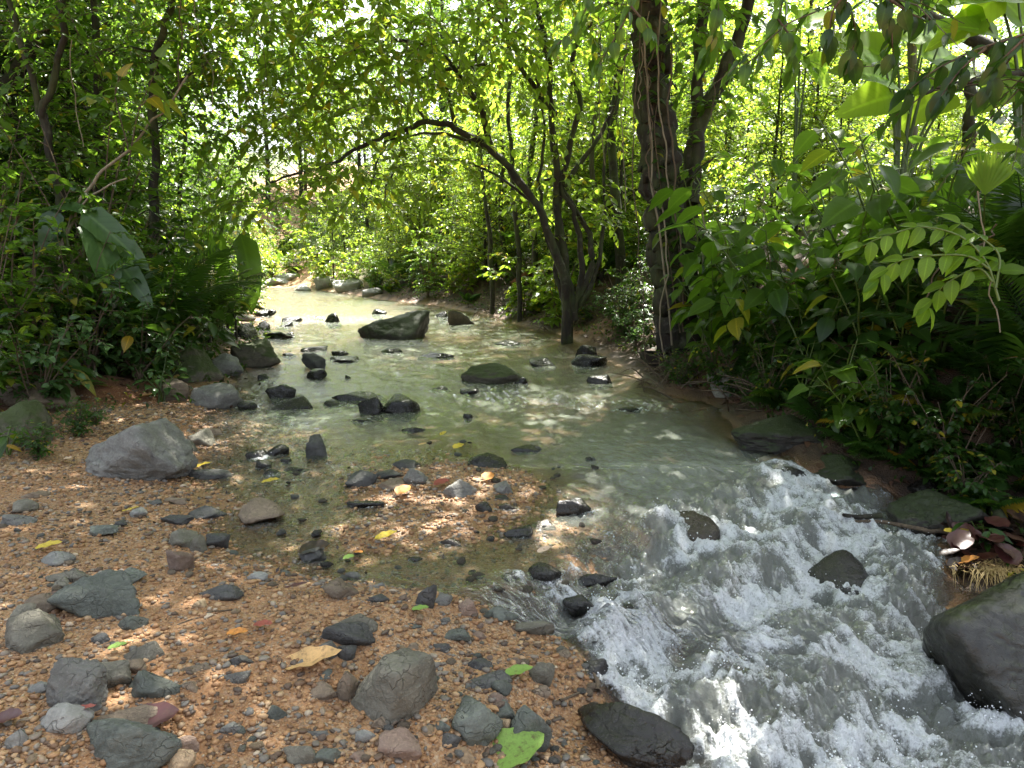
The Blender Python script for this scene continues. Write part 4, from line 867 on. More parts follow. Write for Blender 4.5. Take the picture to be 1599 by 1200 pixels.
# slender trees of the left thicket
hero_tree('slender_forked_tree', 9.5, [([(100, 470), (97, 400), (93, 330), (82, 250), (66, 178)], .075, .05, 'trunk', 0), ([(66, 182), (48, 110), (30, 60), (6, -20), (-20, -160)], .042, .03, 'limb', 0), ([(66, 182), (84, 120), (95, 60), (103, -20), (120, -180)], .042, .03, 'limb', 0)],
    [(40, 60, 9.8, (1, .9, .8), 50), (130, 40, 10, (.9, .9, .7), 50), (60, 200, 9.9, (.7, .6, .5), 30), (60, -150, 9, (1.6, 1.4, .7), 70)], 'leaf_mid', .12, 'bark_dark', 'slender dark tree forking in two at the left of the thicket', seed=21)
hero_tree('slender_leaning_tree', 10.8, [([(243, 470), (242, 400), (241, 300), (240, 200), (241, 120), (252, 60), (270, -20), (300, -200)], .07, .045, 'trunk', 0), ([(241, 150), (270, 140), (300, 110), (330, 80)], .025, .01, 'limb', -.3), ([(248, 80), (200, 75), (165, 85)], .02, .01, 'limb', -.3)],
    [(230, 60, 11, (1.1, .9, .8), 60), (330, 40, 11.2, (1.0, .9, .7), 45), (200, 200, 11.2, (.9, .8, .6), 40), (320, -190, 9.5, (1.8, 1.5, .7), 80), (300, 200, 11.5, (.9, .8, .6), 40), (370, 110, 12, (.8, .8, .7), 40), (380, 260, 12.5, (.7, .7, .5), 36), (340, 320, 12.5, (.7, .7, .5), 36)], 'leaf_mid', .125, 'bark_dark', 'slender dark tree leaning right at its top in the left thicket', seed=22)
# overhanging tree whose trunk stands beyond the right picture edge
hero_tree('overhanging_tree', 5.2, [([(1900, 700), (1880, 400), (1860, 100), (1840, -300), (1800, -700)], .2, .12, 'trunk', 0), ([(1855, 0), (1700, -60), (1560, -40), (1420, -30), (1330, -10)], .05, .012, 'limb', -.6), ([(1860, 60), (1720, 80), (1600, 110), (1500, 130), (1440, 150)], .04, .01, 'limb', -.4), ([(1840, -300), (1500, -420), (1200, -500)], .09, .03, 'limb', 1.0)],
    [(1500, -420, 5.5, (1.0, .9, .5), 60), (1200, -520, 6, (1.0, .9, .5), 60), (1800, -600, 5, (1.2, 1.2, .6), 60), (1000, -900, 4.6, (1, .9, .4), 40)], 'leaf_dark', .15, 'bark_dark', 'tree at the right edge whose dark leafy branches hang into the picture', seed=30, tmpl=TLAN)
# tall bank trees with crowns unseen above the frame, placed to shade the stream
def canopy_trees():
    rgx = np.random.default_rng(77); n = 660; a = rgx.uniform(0, 6.283, n); q = rgx.random(n) ** .5
    A = np.stack([np.cos(a) * q * 2.5, np.sin(a) * q * 2.5, .9 * (1 - q ** 2) + rgx.normal(0, .35, n)], 1); D = np.stack([np.cos(a), np.sin(a), rgx.normal(.1, .3, n)], 1) + rgx.normal(0, .5, (n, 3))
    V, F, R = twig_leaves(A, D, rgx.uniform(.4, .9, n), 8, .19, T4, rgx, .3); cm = mesh_np('crown', V, F, {'rnd': R}); cm.materials.append(M['leaf_mid'])
    for (bx, by), crowns, r0, lab in [((-7.2, 6.0), [(-3.6, 8.6, 7.4), (-1.6, 5.8, 7.0), (-2.7, 7.0, 7.7)], .17, 'tall shade tree on the left bank nearest the camera'), ((-8.8, 11.5), [(-4.4, 12, 8.8), (-2.2, 12.6, 8.4)], .15, 'tall shade tree behind the left thicket'),
            ((4.7, 6.0), [(2.6, 5.6, 7.0), (1.9, 9.6, 7.8), (4.4, 9, 8.0), (6.6, 8, 8.0)], .2, 'tall shade tree on the right bank beyond the picture edge'), ((-9.6, 17.0), [(-5.4, 18.6, 9.4), (-2.6, 18.8, 9.6)], .14, 'tall shade tree far back on the left bank'), ((8.8, 11.6), [(1.8, 12.6, 8.5), (5.6, 12.4, 9.0), (.4, 16.6, 9.4)], .14, 'tall shade tree standing out of view up the right slope')]:
        org = np.array([bx, by, gz(bx, by)]); root = empty('shade_tree', org); c0 = np.mean(crowns, 0); top = np.array([bx * .6 + c0[0] * .4, by * .6 + c0[1] * .4, 5.4]) - org
        tr = wobble(smooth_path([(0, 0, -.2), top * np.array([.25, .25, .45]), top], 6), .06, int(bx * 9) + 80); mb = MB(); mb.tube(tr, np.linspace(r0 * 1.2, r0 * .6, len(tr)), 10, 3, .15); tko = obj('trunk', mb.mesh('trunk'), M['bark_dark'], root)
        for k, c in enumerate(crowns):
            e = np.array(c) - org; mb = MB(); P = wobble(smooth_path([tr[-1], (tr[-1] + e) / 2 + np.array([0, 0, .3]), e], 5), .08, k); mb.tube(P, np.linspace(r0 * .45, .02, len(P)), 6)
            for b in range(7):
                z = b * .9; mb.tube(np.array([P[-3], e + np.array([math.cos(z) * 1.1, math.sin(z) * 1.1, .4]), e + np.array([math.cos(z) * 2.2, math.sin(z) * 2.2, .2])]), [.025, .016, .006], 4)
            obj('limb', mb.mesh('limb'), M['bark_dark'], tko); o = obj('crown', cm, None, root, e); o.rotation_euler = (0, 0, k * 1.7 + bx); tag(o, kind='stuff')
        USED.add(lab); tag(root, lab, 'tree', 'tall shade trees')
canopy_trees()
# slim background trunks
slim = [((968, 430), (962, 300), (958, 200), (966, 60), (972, -60), 15.5, .11, 'dark slim trunk standing between the two big trees'),
        ((815, 455), (808, 380), (800, 300), (795, 160), (790, -40), 16.5, .06, 'thin trunk left of the arching tree, nearer one'),
        ((770, 455), (765, 380), (752, 280), (745, 160), (750, -40), 18, .06, 'thin trunk left of the arching tree, farther one'),
        ((1245, 330), (1250, 240), (1255, 160), (1262, 60), (1266, -60), 15, .05, 'thin upright sapling stem against the sunlit slope at right'),
        ((1268, 300), (1270, 240), (1270, 150), (1268, 60), (1270, -60), 17, .06, 'paler thin stem just right of the upright sapling'),
        ((1420, 260), (1421, 180), (1424, 90), (1420, 20), (1420, -60), 15, .11, 'pale trunk standing in the sun on the right slope'),
        ((1510, 280), (1512, 220), (1516, 160), (1514, 130), (1512, 110), 10.5, .10, 'short dark broken stump on the right slope'),
        ((925, 430), (930, 340), (925, 260), (935, 120), (930, -40), 16.5, .07, 'grey slim trunk right behind the arching tree'),
        ((840, 440), (832, 350), (830, 260), (842, 120), (845, -40), 19, .08, 'dim slim trunk deep behind the arching tree'),
        ((160, 440), (158, 330), (160, 220), (150, 100), (140, -40), 14, .06, 'dim thin trunk deep in the left thicket'),
        ((285, 430), (282, 330), (290, 220), (280, 100), (282, -60), 14.5, .05, 'thin stem rising at the right part of the left thicket')]
for i, s in enumerate(slim):
    pts, y, r0, lab = s[:5], s[5], s[6], s[7]; b = PD(*pts[0], y); 
    P = smooth_path([PD(a, c, y) for a, c in pts], 5); zb = gz(b[0], b[1]); 
    P = np.vstack([[P[0][0], P[0][1], min(zb, P[0][2]) - .2], P]); mb = MB(); org = np.array([P[0][0], P[0][1], zb]); mb.tube(wobble(P, .05, i + 60), np.linspace(r0, r0 * .6, len(P)), 8, i, .15)
    root = empty('slim_tree' if 'stump' not in lab else 'stump', org); obj('trunk', mb.mesh('trunk', org), M['bark_grey' if 'pale' in lab or 'grey' in lab else 'bark_dark'], root)
    if 'stump' not in lab:
        rgx = np.random.default_rng(300 + i); tw = MB(); A = P[rgx.integers(len(P) // 2, len(P), 26)] + rgx.normal(0, .25, (26, 3)); D = rgx.normal(0, 1, (26, 3)); D[:, 2] = abs(D[:, 2]) * .4
        A = np.vstack([A, P[-1] + rgx.normal(0, .8, (40, 3))]); D = np.vstack([D, rgx.normal(0, 1, (40, 3))]); v = twig_leaves(A, D, rgx.uniform(.4, .9, len(A)), 8, .13, T4, rgx, .4, tw)
        crown_obj('crown', [v], 'leaf_bright' if i % 2 else 'leaf_mid', root, org)
    USED.add(lab); tag(root, lab, 'stump' if 'stump' in lab else 'tree')

# ------------------------------------------------------------------ prototypes and their copies
pT = [make_tree(101, 6.5, .08, 'leaf_mid', .15, 36, .06, 1.9, 8, 13), make_tree(102, 5.0, .055, 'leaf_dark', .13, 32, .04, 1.5, 8, 13), make_tree(103, 8.0, .09, 'leaf_bright', .17, 38, .1, 2.4, 8, 13), make_tree(104, 4.0, .04, 'leaf_bright', .12, 30, .04, 1.3, 8, 12), make_tree(105, 11.0, .14, 'leaf_mid', .26, 46, .1, 3.6, 8, 13)]
pS = [make_shrub(201, 1.5, 'leaf_dark', .11, 8, 8, 8), make_shrub(202, 1.0, 'leaf_blue', .10, 8, 7, 7), make_shrub(203, 2.2, 'leaf_mid', .13, 9, 8, 9, spread=1.0), make_shrub(204, .7, 'leaf_fern', .08, 9, 7, 7, spread=.5), make_shrub(205, 1.6, 'leaf_bright', .15, 8, 8, 8, spread=.9)]
pL = [make_leafy_plant(301, 1.5, 'ovate', 'leaf_mid', .26, 5, 11, .8), make_leafy_plant(302, 1.1, 'ovate', 'leaf_dark', .22, 4, 10, .6), make_leafy_plant(303, .75, 'ovate', 'leaf_blue', .16, 4, 8, .45), make_leafy_plant(304, .9, 'heart', 'leaf_mid', .26, 4, 4, .6, petiole=.2), make_leafy_plant(305, .35, 'lance', 'leaf_fern', .22, 3, 6, .15)]
pF = [make_frondy(401, FR, 'leaf_fern', 9, .55, 'fern', 'fern'), make_frondy(402, FR, 'leaf_dark', 8, .5, 'fern', 'fern'), make_frondy(403, PF, 'leaf_dark', 9, 1.3, 'palm', 'palm', (.5, 1.2), 'frond', .4), make_frondy(404, PF, 'leaf_dark', 8, 1.3, 'palm', 'palm', (.4, 1.1), 'frond', .3)]
PROTO += pT + pS + pL + pF
RV = random.Random(42)
# left bank: low shrubs at the front, taller behind
for i, (px, py, k, s) in enumerate([(20, 655, 1, .9), (110, 615, 1, 1.0), (190, 600, 1, .95), (60, 625, 4, .7), (235, 596, 3, 1.0), (150, 590, 0, .8), (20, 600, 0, 1.0), (90, 575, 2, .8), (280, 560, 0, .8), (225, 570, 0, .9), (320, 540, 0, .9), (345, 520, 2, .7), (175, 560, 2, .8), (-60, 640, 2, .9), (-20, 580, 2, 1.0), (385, 490, 2, .75), (370, 500, 0, .8), (130, 560, 1, 1.1)]):
    p = G(px, py) ; put(pS[k], p[0], p[1] + .35, ['dark green small-leaved shrub', 'bluish glossy-leaved shrub', 'tall green shrub', 'low feathery green shrub', 'yellow-green shrub'][k] + ' on the left bank', 'shrubs on the left bank', s=s, hpx=.5)
for i in range(62):
    y = 8.5 + 13 * RV.random(); x = float(xV(y)) - .6 - 5.5 * RV.random(); k = RV.choice([0, 2, 2, 0, 4]); 
    put(pS[k], x, y, ['dark green shrub', '', 'tall green shrub', '', 'yellow-green shrub'][k] + ' deep in the left thicket', 'shrubs of the left thicket', s=RV.uniform(.9, 1.4), hpx=1.2)
for i in range(36):
    y = 10 + 15 * RV.random(); x = float(xV(y)) - 1.2 - 7 * RV.random(); k = RV.choice([0, 1, 1, 3]); 
    put(pT[k], x, y, ['broad green tree', 'dark bushy tree', '', 'small pale green tree'][k] + ' of the left thicket', 'trees of the left thicket', s=RV.uniform(.8, 1.15), hpx=3)
for (px, py, k, s) in [(100, 540, 2, 1.0), (40, 570, 2, 1.1), (130, 520, 2, 1.0), (180, 530, 1, .9), (215, 585, 2, .8), (60, 520, 1, 1), (250, 520, 1, 1.0), (300, 500, 1, 1.0), (160, 480, 0, .9)]:
    p = G(px, min(py + 70, 640)); put(pL[k], p[0], p[1] + .5, ['green broad-leaved plant', 'dark broad-leaved plant', 'bluish broad-leaved plant'][k] + ' on the left bank', 'broad-leaved plants on the left bank', s=s, hpx=.4)
for (px, py, k, s) in [(205, 530, 2, 1.0), (110, 560, 2, .8), (290, 500, 2, 1.0), (340, 490, 2, .9), (30, 560, 3, .8)]:
    p = G(px, py + 40); put(pF[k], p[0], p[1] + .8, ['', '', 'dark feathery palm', 'green feathery palm'][k] + ' in the left thicket', 'palms in the left thicket', s=s, hpx=.8)
# herbs on the left gravel margin
for (px, py, k, s, lab) in [(85, 622, 4, 1.5, 'bright long-leaved seedling above the brown rock at left'), (12, 712, 4, .9, 'small bright seedling in front of the mossy rock at left'), (125, 680, 3, .45, 'low grey-green herb just behind the big pale boulder'), (230, 590, 4, 1.0, 'little bright seedling at the edge of the left thicket'), (60, 715, 3, .4, 'low herb tuft between mossy rock and pale boulder'), (150, 665, 3, .35, 'tiny leafy tuft behind the big pale boulder')]:
    p = G(px, py); pr_ = pL[4] if k == 4 else pS[3]; USED.add(lab); put(pr_, p[0], p[1], '', 'seedlings on the left margin', s=s, lbl=lab)
# banana-like plant with great leaves
def big_leaf_plant(name, base_px, y, lvs, kind, mat, label, cat='plant', rstem=.03):
    b = PD(*base_px, y); org = np.array([b[0], b[1], gz(b[0], b[1])]); root = empty(name, org); KIDS[root.name] = []; mb = MB()
    for (p0, p1, dy, nr) in lvs:
        a, e = PD(*p0, y), PD(p1[0], p1[1], y + dy); mb.tube(smooth_path([np.array([0, 0, -.05]), (a - org) * np.array([.35, .35, .6]), a - org], 5), np.linspace(rstem, rstem * .35, 11), 5)
        put_leaf(root, kind, mat, a - org, e - a, nr, float(np.linalg.norm(e - a)) * 1.08)
    obj('stem', mb.mesh('stem'), M['stem_green'], root); USED.add(label); tag(root, label, cat); return root
big_leaf_plant('banana_plant', (140, 540), 8.15, [((88, 325), (62, 408), -.3, (.2, -.5, .8)), ((130, 330), (205, 385), -.3, (-.3, -.6, .8)), ((140, 345), (180, 430), -.5, (.5, -.6, .6)), ((130, 335), (30, 300), .2, (.1, -.3, 1)), ((160, 380), (215, 440), -.4, (0, -.6, .7))], 'banana', 'leaf_blue', 'banana-like plant with broad bluish drooping leaves in the left thicket')
big_leaf_plant('banana_plant', (330, 520), 12.5, [((375, 365), (408, 462), -.4, (.6, -.6, .3)), ((345, 360), (330, 460), -.3, (-.3, -.7, .4)), ((350, 350), (420, 330), .3, (0, -.5, 1)), ((300, 360), (260, 420), -.4, (-.2, -.6, .6))], 'banana', 'leaf_mid', 'banana-like plant with one long leaf hanging by the pool')
# middle: right-bank undergrowth beyond the arching tree
for i in range(64):
    y = 14.0 + 15 * RV.random(); x = float(xR(y)) + .3 + 7.5 * RV.random() ** 1.3; k = RV.choice([4, 4, 3, 2]); 
    put(pS[k], x, y, ['', '', 'tall green shrub', 'low feathery green shrub', 'sunny yellow-green shrub'][k] + ' on the far right bank', 'shrubs on the far right bank', s=RV.uniform(.55, 1.15), hpx=.7)
for i in range(12):
    y = 16 + 12 * RV.random(); x = float(xR(y)) + .4 + 2.5 * RV.random(); put(pF[RV.choice([0, 3])], x, y, 'sunny fern clump on the far right bank', 'ferns on the far right bank', s=RV.uniform(.8, 1.3), hpx=.4)
for i in range(26):
    y = 15 + 16 * RV.random(); x = float(xR(y)) + 2.0 + 7 * RV.random(); k = RV.choice([0, 3, 3, 3])
    if x > .21 * y: continue
    put(pT[k], x, y, ['broad green tree', '', 'tall yellow-green tree', 'small pale green tree'][k] + ' behind the right bank', 'trees behind the right bank', s=RV.uniform(.8, 1.2), hpx=3)
# far trees closing the view
for i in range(34):
    y = 34 + 26 * RV.random(); x = -30 + 46 * (i + RV.random()) / 34; k = RV.choice([2, 4, 4]); put(pT[k], x, y, ['', '', 'pale sunlit tree', '', 'large sunlit tree'][k] + ' far up the valley', 'far trees up the valley', s=RV.uniform(.9, 1.3), hpx=4)
for i in range(60):
    y = 29 + 16 * RV.random(); x = -19 + 22 * RV.random(); put(pS[RV.choice([4, 2])], x, y, 'sunlit far shrub', 'shrubs round the far pool', s=RV.uniform(.8, 1.5), hpx=.8)
for i in range(16):
    y = 30.5 + 8 * RV.random(); x = -17 + 13 * RV.random(); put(pT[RV.choice([3, 3, 0])], x, y, 'small sunlit tree at the head of the far pool', 'trees at the head of the far pool', s=RV.uniform(.7, 1.1), hpx=2)
for i in range(30):
    y = 28.5 + 7 * RV.random(); x = float(xL(min(y, 30))) - 2.5 + 9 * RV.random()
    if xL(y) - .4 < x < xR(y) + .4: continue
    put(pS[RV.choice([4, 3])], x, y, 'bright shrub crowding the far bank', 'shrubs round the far pool', s=RV.uniform(.7, 1.3), hpx=.8)
# left far
for i in range(10):
    y = 20 + 14 * RV.random(); x = float(xV(y)) - 1.5 - 9 * RV.random(); k = RV.choice([0, 4, 2]); put(pT[k], x, y, ['broad green tree', '', 'tall yellow-green tree', '', 'large tree'][k] + ' beyond the left thicket', 'trees beyond the left thicket', s=RV.uniform(.8, 1.1), hpx=4)
for i in range(30):
    y = 13.5 + 11 * RV.random(); x = y * RV.uniform(.24, .62)
    if x < float(xR(y)) + 2: continue
    put(pT[3], x, y, 'small glowing yellow-green tree', 'small trees on the right slope', s=RV.uniform(.6, 1.0), hpx=2)
for i in range(30):
    y = 17 + 13 * RV.random(); x = y * RV.uniform(-.16, .22)
    if x < float(xR(y)) + .8: continue
    put(pT[RV.choice([3, 3, 3, 2])], x, y, 'leafy yellow-green bank tree', 'trees behind the right bank', s=RV.uniform(.7, 1.1), hpx=2)
for i in range(30):
    y = 9.6 + 6 * RV.random(); x = float(xR(y)) + .35 + 2.2 * RV.random(); k = RV.choice([3, 0, 3, 1]); put(pS[k], x, y, ['dark green bank shrub', 'bluish bank shrub', '', 'low green bank shrub'][k], 'shrubs between the two big trees', s=RV.uniform(.45, .8), hpx=.4)
for i in range(26):
    y = 5.0 + 5 * RV.random(); x = float(xR(y)) + .15 + 1.2 * RV.random(); put(pS[RV.choice([3, 0])], x, y, 'small shaded bank shrub', 'small shrubs on the right bank', s=RV.uniform(.35, .65), hpx=.3)
# right bank: big-leaved shrubs
for (px, py, y, k, s) in [(1120, 420, 8.6, 0, .95), (1200, 400, 8.0, 0, 1.05), (1270, 380, 7.6, 0, 1.0), (1350, 360, 7.4, 0, 1.0), (1160, 440, 9.2, 1, 1.2), (1230, 440, 7.4, 1, .9), (1310, 430, 7.0, 1, 1.0), (1400, 400, 6.6, 0, .8), (1420, 440, 6.2, 1, .9), (1150, 330, 10, 0, 1.2), (1300, 330, 9.4, 0, 1.1), (1470, 380, 7.4, 0, .9), (1550, 420, 6.4, 1, .9), (1120, 470, 9.4, 2, 1.0), (1180, 350, 8.4, 0, 1.35), (1240, 330, 7.8, 0, 1.4), (1330, 320, 7.2, 0, 1.35), (1400, 330, 7.0, 0, 1.2), (1110, 390, 9.4, 0, 1.4), (1280, 400, 6.9, 1, 1.2), (1360, 440, 6.4, 1, 1.1), (1210, 420, 8.0, 1, 1.3), (1480, 430, 6.0, 1, 1.1), (1180, 480, 8.2, 1, 1.0), (1450, 350, 6.6, 0, 1.2)]:
    b = PD(px, py, y); put(pL[k], b[0], b[1], ['green broad-leaved shrub', 'dark broad-leaved shrub', 'bluish broad-leaved plant'][k] + ' on the right bank', 'broad-leaved shrubs on the right bank', s=s, hpx=.9)
for (px, py, y, s) in [(1320, 520, 6.0, .9), (1370, 510, 5.7, .8), (1260, 500, 6.6, .7)]:
    b = PD(px, py, y); put(pL[3], b[0], b[1], 'plant with great heart-shaped leaves under the right bank', 'heart-leaved plants', s=s, hpx=.4)
# ferns down the right bank
for i, (px, py) in enumerate([(1240, 585), (1290, 600), (1330, 640), (1375, 620), (1410, 650), (1350, 690), (1400, 710), (1440, 680), (1470, 650), (1440, 610), (1500, 620), (1540, 650), (1580, 680), (1490, 700), (1550, 720), (1585, 750), (1520, 570), (1570, 600), (1460, 560), (1400, 570), (1330, 580), (1590, 540), (1180, 560), (1480, 740), (1560, 520), (1280, 640), (1540, 780), (1220, 610), (1440, 730)]):
    p = G(px, py + 25); put(pF[i % 2], p[0], p[1], ['bright green fern', 'dark green fern'][i % 2] + ' hanging on the right bank', 'ferns on the right bank', s=RV.uniform(.6, .95), hpx=.15)
for (px, py, k, s) in [(1590, 480, 2, .85), (1660, 420, 3, .9), (1650, 520, 2, 1.0), (1600, 590, 2, .7), (1640, 640, 3, .8)]:
    b = PD(px, py, 5.2 + .5 * RV.random()); put(pF[k], b[0], b[1], ['', '', 'dark palm', 'green palm'][k] + ' at the right picture edge', 'palms at the right edge', s=s, hpx=.8)
for (px, py, s) in [(1555, 740, .9), (1535, 850, .6), (1590, 690, .9), (1420, 600, .8)]:
    p = G(px, py); put(pL[4], p[0], p[1], 'bright long-leaved seedling on the right bank', 'seedlings on the right bank', s=s, hpx=.15)
# pinnate spray with glowing leaflets, and leafy branches hanging from the top
def spray(name, y, stems, kind, mat, ls, gap, label, cat='branch', hang=.6, bark='twig'):
    b = PD(*stems[0][0], y); root = empty(name, b); KIDS[root.name] = []; rg_ = random.Random(len(label)); mb = MB()
    for st in stems:
        P = smooth_path([PD(a, c, y + .04 * i) for i, (a, c) in enumerate(st)], 8) - b; mb.tube(P, np.linspace(.009, .003, len(P)), 5)
        ln = np.linalg.norm(np.diff(P, axis=0), axis=1); cum = np.concatenate([[0], np.cumsum(ln)]); s = gap; sd = 1
        while s < cum[-1]:
            i = min(int(np.searchsorted(cum, s)), len(P) - 1); d = P[i] - P[i - 1]; d /= np.linalg.norm(d) + 1e-9; sv = np.cross(d, (0, -.8, .6)); 
            put_leaf(root, kind, mat, P[i], d * .6 + sv * sd * .8 + np.array([rg_.gauss(0, .15), rg_.gauss(0, .25), -hang]), (rg_.gauss(0, .3), -.55 + rg_.gauss(0, .3), .8), ls * rg_.uniform(.75, 1.15)); sd = -sd; s += gap * rg_.uniform(.4, .65)
        put_leaf(root, kind, mat, P[-1], P[-1] - P[-2], (0, -.5, .8), ls)
    obj('stem', mb.mesh('stem'), M[bark], root); USED.add(label); tag(root, label, cat); return root
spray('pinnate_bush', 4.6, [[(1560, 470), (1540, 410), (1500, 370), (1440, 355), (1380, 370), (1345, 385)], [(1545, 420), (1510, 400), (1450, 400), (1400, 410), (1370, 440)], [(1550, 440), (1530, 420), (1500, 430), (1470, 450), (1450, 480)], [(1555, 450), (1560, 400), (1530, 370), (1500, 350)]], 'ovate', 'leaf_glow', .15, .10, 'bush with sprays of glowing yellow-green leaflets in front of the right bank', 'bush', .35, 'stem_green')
spray('hanging_branch', 4.4, [[(1300, -60), (1320, 0), (1335, 40), (1330, 90)], [(1380, -60), (1385, 0), (1392, 50), (1395, 95)], [(1320, -10), (1300, 20), (1295, 60)], [(1390, 0), (1420, 20), (1440, 30)]], 'ovate', 'leaf_dark', .155, .09, 'branch of dark pointed leaves hanging from the top right', hang=1.0)
spray('hanging_branch', 4.3, [[(1640, 40), (1580, 60), (1520, 80), (1460, 110), (1420, 140)], [(1540, 75), (1500, 110), (1470, 150)], [(1600, 60), (1560, 100), (1540, 140)]], 'ovate', 'leaf_dark', .15, .09, 'branch of dark leaves reaching in from the right edge near the top', hang=.8)
spray('hanging_branch', 6.0, [[(1230, -40), (1215, 30), (1190, 80), (1150, 110)], [(1215, 30), (1240, 70), (1235, 110)], [(1120, -40), (1120, 40), (1100, 90)]], 'ovate', 'leaf_mid', .17, .1, 'leafy branch hanging right of the thick tree', hang=.8)
spray('hanging_branch', 5.2, [[(930, -60), (920, 0), (900, 40), (870, 70)], [(1000, -60), (985, 10), (960, 60), (935, 100)], [(985, 10), (1010, 40), (1020, 60)]], 'ovate', 'leaf_mid', .12, .085, 'leafy branch hanging at top centre in front of the thick tree', hang=.7)
spray('climbing_vine', 8.2, [[(200, 260), (215, 180), (235, 130), (250, 90)], [(215, 170), (240, 150), (260, 160)], [(200, 230), (180, 150), (190, 120)]], 'heart', 'leaf_bright', .20, .16, 'vine with sunlit heart-shaped leaves in the left thicket', 'vine', .7)
spray('climbing_vine', 9.62, [[(1062, 520), (1050, 440), (1040, 360), (1030, 280)], [(1030, 280), (1022, 200), (1030, 130), (1020, 60)], [(1075, 500), (1064, 420), (1052, 330)], [(1020, 180), (1006, 120), (1000, 60)]], 'ovate', 'leaf_dark', .13, .13, 'leafy climber clinging to the thick dark trunk', 'vine', .8)
# great thin leaves glowing on the sunny slope
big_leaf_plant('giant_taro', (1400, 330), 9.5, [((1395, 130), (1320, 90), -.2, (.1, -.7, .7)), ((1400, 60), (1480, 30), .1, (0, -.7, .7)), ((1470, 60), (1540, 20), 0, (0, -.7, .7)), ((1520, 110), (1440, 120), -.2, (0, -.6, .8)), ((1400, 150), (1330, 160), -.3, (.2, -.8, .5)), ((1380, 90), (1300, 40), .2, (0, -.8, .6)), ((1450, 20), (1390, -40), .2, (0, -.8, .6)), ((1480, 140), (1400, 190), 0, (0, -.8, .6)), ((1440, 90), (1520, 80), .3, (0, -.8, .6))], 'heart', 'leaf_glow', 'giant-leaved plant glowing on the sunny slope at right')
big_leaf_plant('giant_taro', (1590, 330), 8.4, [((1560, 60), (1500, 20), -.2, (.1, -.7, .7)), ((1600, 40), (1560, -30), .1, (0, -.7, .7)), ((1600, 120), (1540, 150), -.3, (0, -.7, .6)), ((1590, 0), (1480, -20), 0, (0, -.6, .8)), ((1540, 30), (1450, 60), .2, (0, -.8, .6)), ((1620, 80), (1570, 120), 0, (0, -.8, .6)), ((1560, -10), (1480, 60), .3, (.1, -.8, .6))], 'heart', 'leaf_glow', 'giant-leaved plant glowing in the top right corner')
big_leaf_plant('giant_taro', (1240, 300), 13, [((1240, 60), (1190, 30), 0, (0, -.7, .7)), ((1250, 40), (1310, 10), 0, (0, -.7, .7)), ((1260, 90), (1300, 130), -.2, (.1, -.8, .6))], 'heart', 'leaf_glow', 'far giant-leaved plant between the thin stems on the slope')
# fan palm leaf
def fan_palm():
    a = PD(1538, 305, 4.9); org = np.array([a[0] + .55, a[1] + .8, gz(a[0] + .55, a[1] + .8)]); root = empty('fan_palm', org); V, F = [], []; n = 17
    for k in range(n):
        a0 = math.radians(90 + (k - (n - 1) / 2) * 5.6); L_ = .30 * (1 - .1 * abs(k - 8) / 8); c = np.array([math.cos(a0), -.15 + .04 * (k % 2), math.sin(a0)]); s = np.array([-math.sin(a0), 0, math.cos(a0)]) * .013; b = len(V)
        V += [np.zeros(3), c * L_ * .6 - s * 1.3, c * L_ * .6 + np.array([0, -.012, 0]), c * L_ * .6 + s * 1.3, c * L_]; F += [(b, b + 1, b + 2), (b, b + 2, b + 3), (b + 1, b + 4, b + 2), (b + 2, b + 4, b + 3)]
    o = obj('fan_leaf', mesh_np('fan_leaf', np.array(V), np.array(F), smooth=False), M['leaf_glow'], root); o.location = a - org
    mb = MB(); mb.tube(smooth_path([np.zeros(3) - np.array([0, 0, .1]), (a - org) * np.array([.3, .3, .6]), a - org], 6), np.linspace(.012, .006, 13), 5); obj('stalk', mb.mesh('stalk'), M['stem_green'], root)
    tag(root, 'single pleated fan palm leaf glowing on the right slope', 'palm')
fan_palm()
# right slope: sunlit background shrubs and trees beyond the clearing
for i in range(90):
    x = 3.5 + 12 * RV.random(); y = 9.5 + 14 * RV.random(); 
    if x > y * .8 or x < float(xR(y)) + 1: continue
    put(pS[RV.choice([4, 4, 3])], x, y, 'sunlit shrub on the right slope', 'shrubs on the right slope', s=RV.uniform(.5, .9), hpx=.7)
for i in range(16):
    y = 26 + 14 * RV.random(); x = 4 + y * .75 * RV.random() ; k = RV.choice([2, 4, 0]); put(pT[k], x, y, ['broad green tree', '', 'tall yellow-green tree', '', 'large tree'][k] + ' at the top of the right slope', 'trees at the top of the right slope', s=RV.uniform(.8, 1.1), hpx=4)
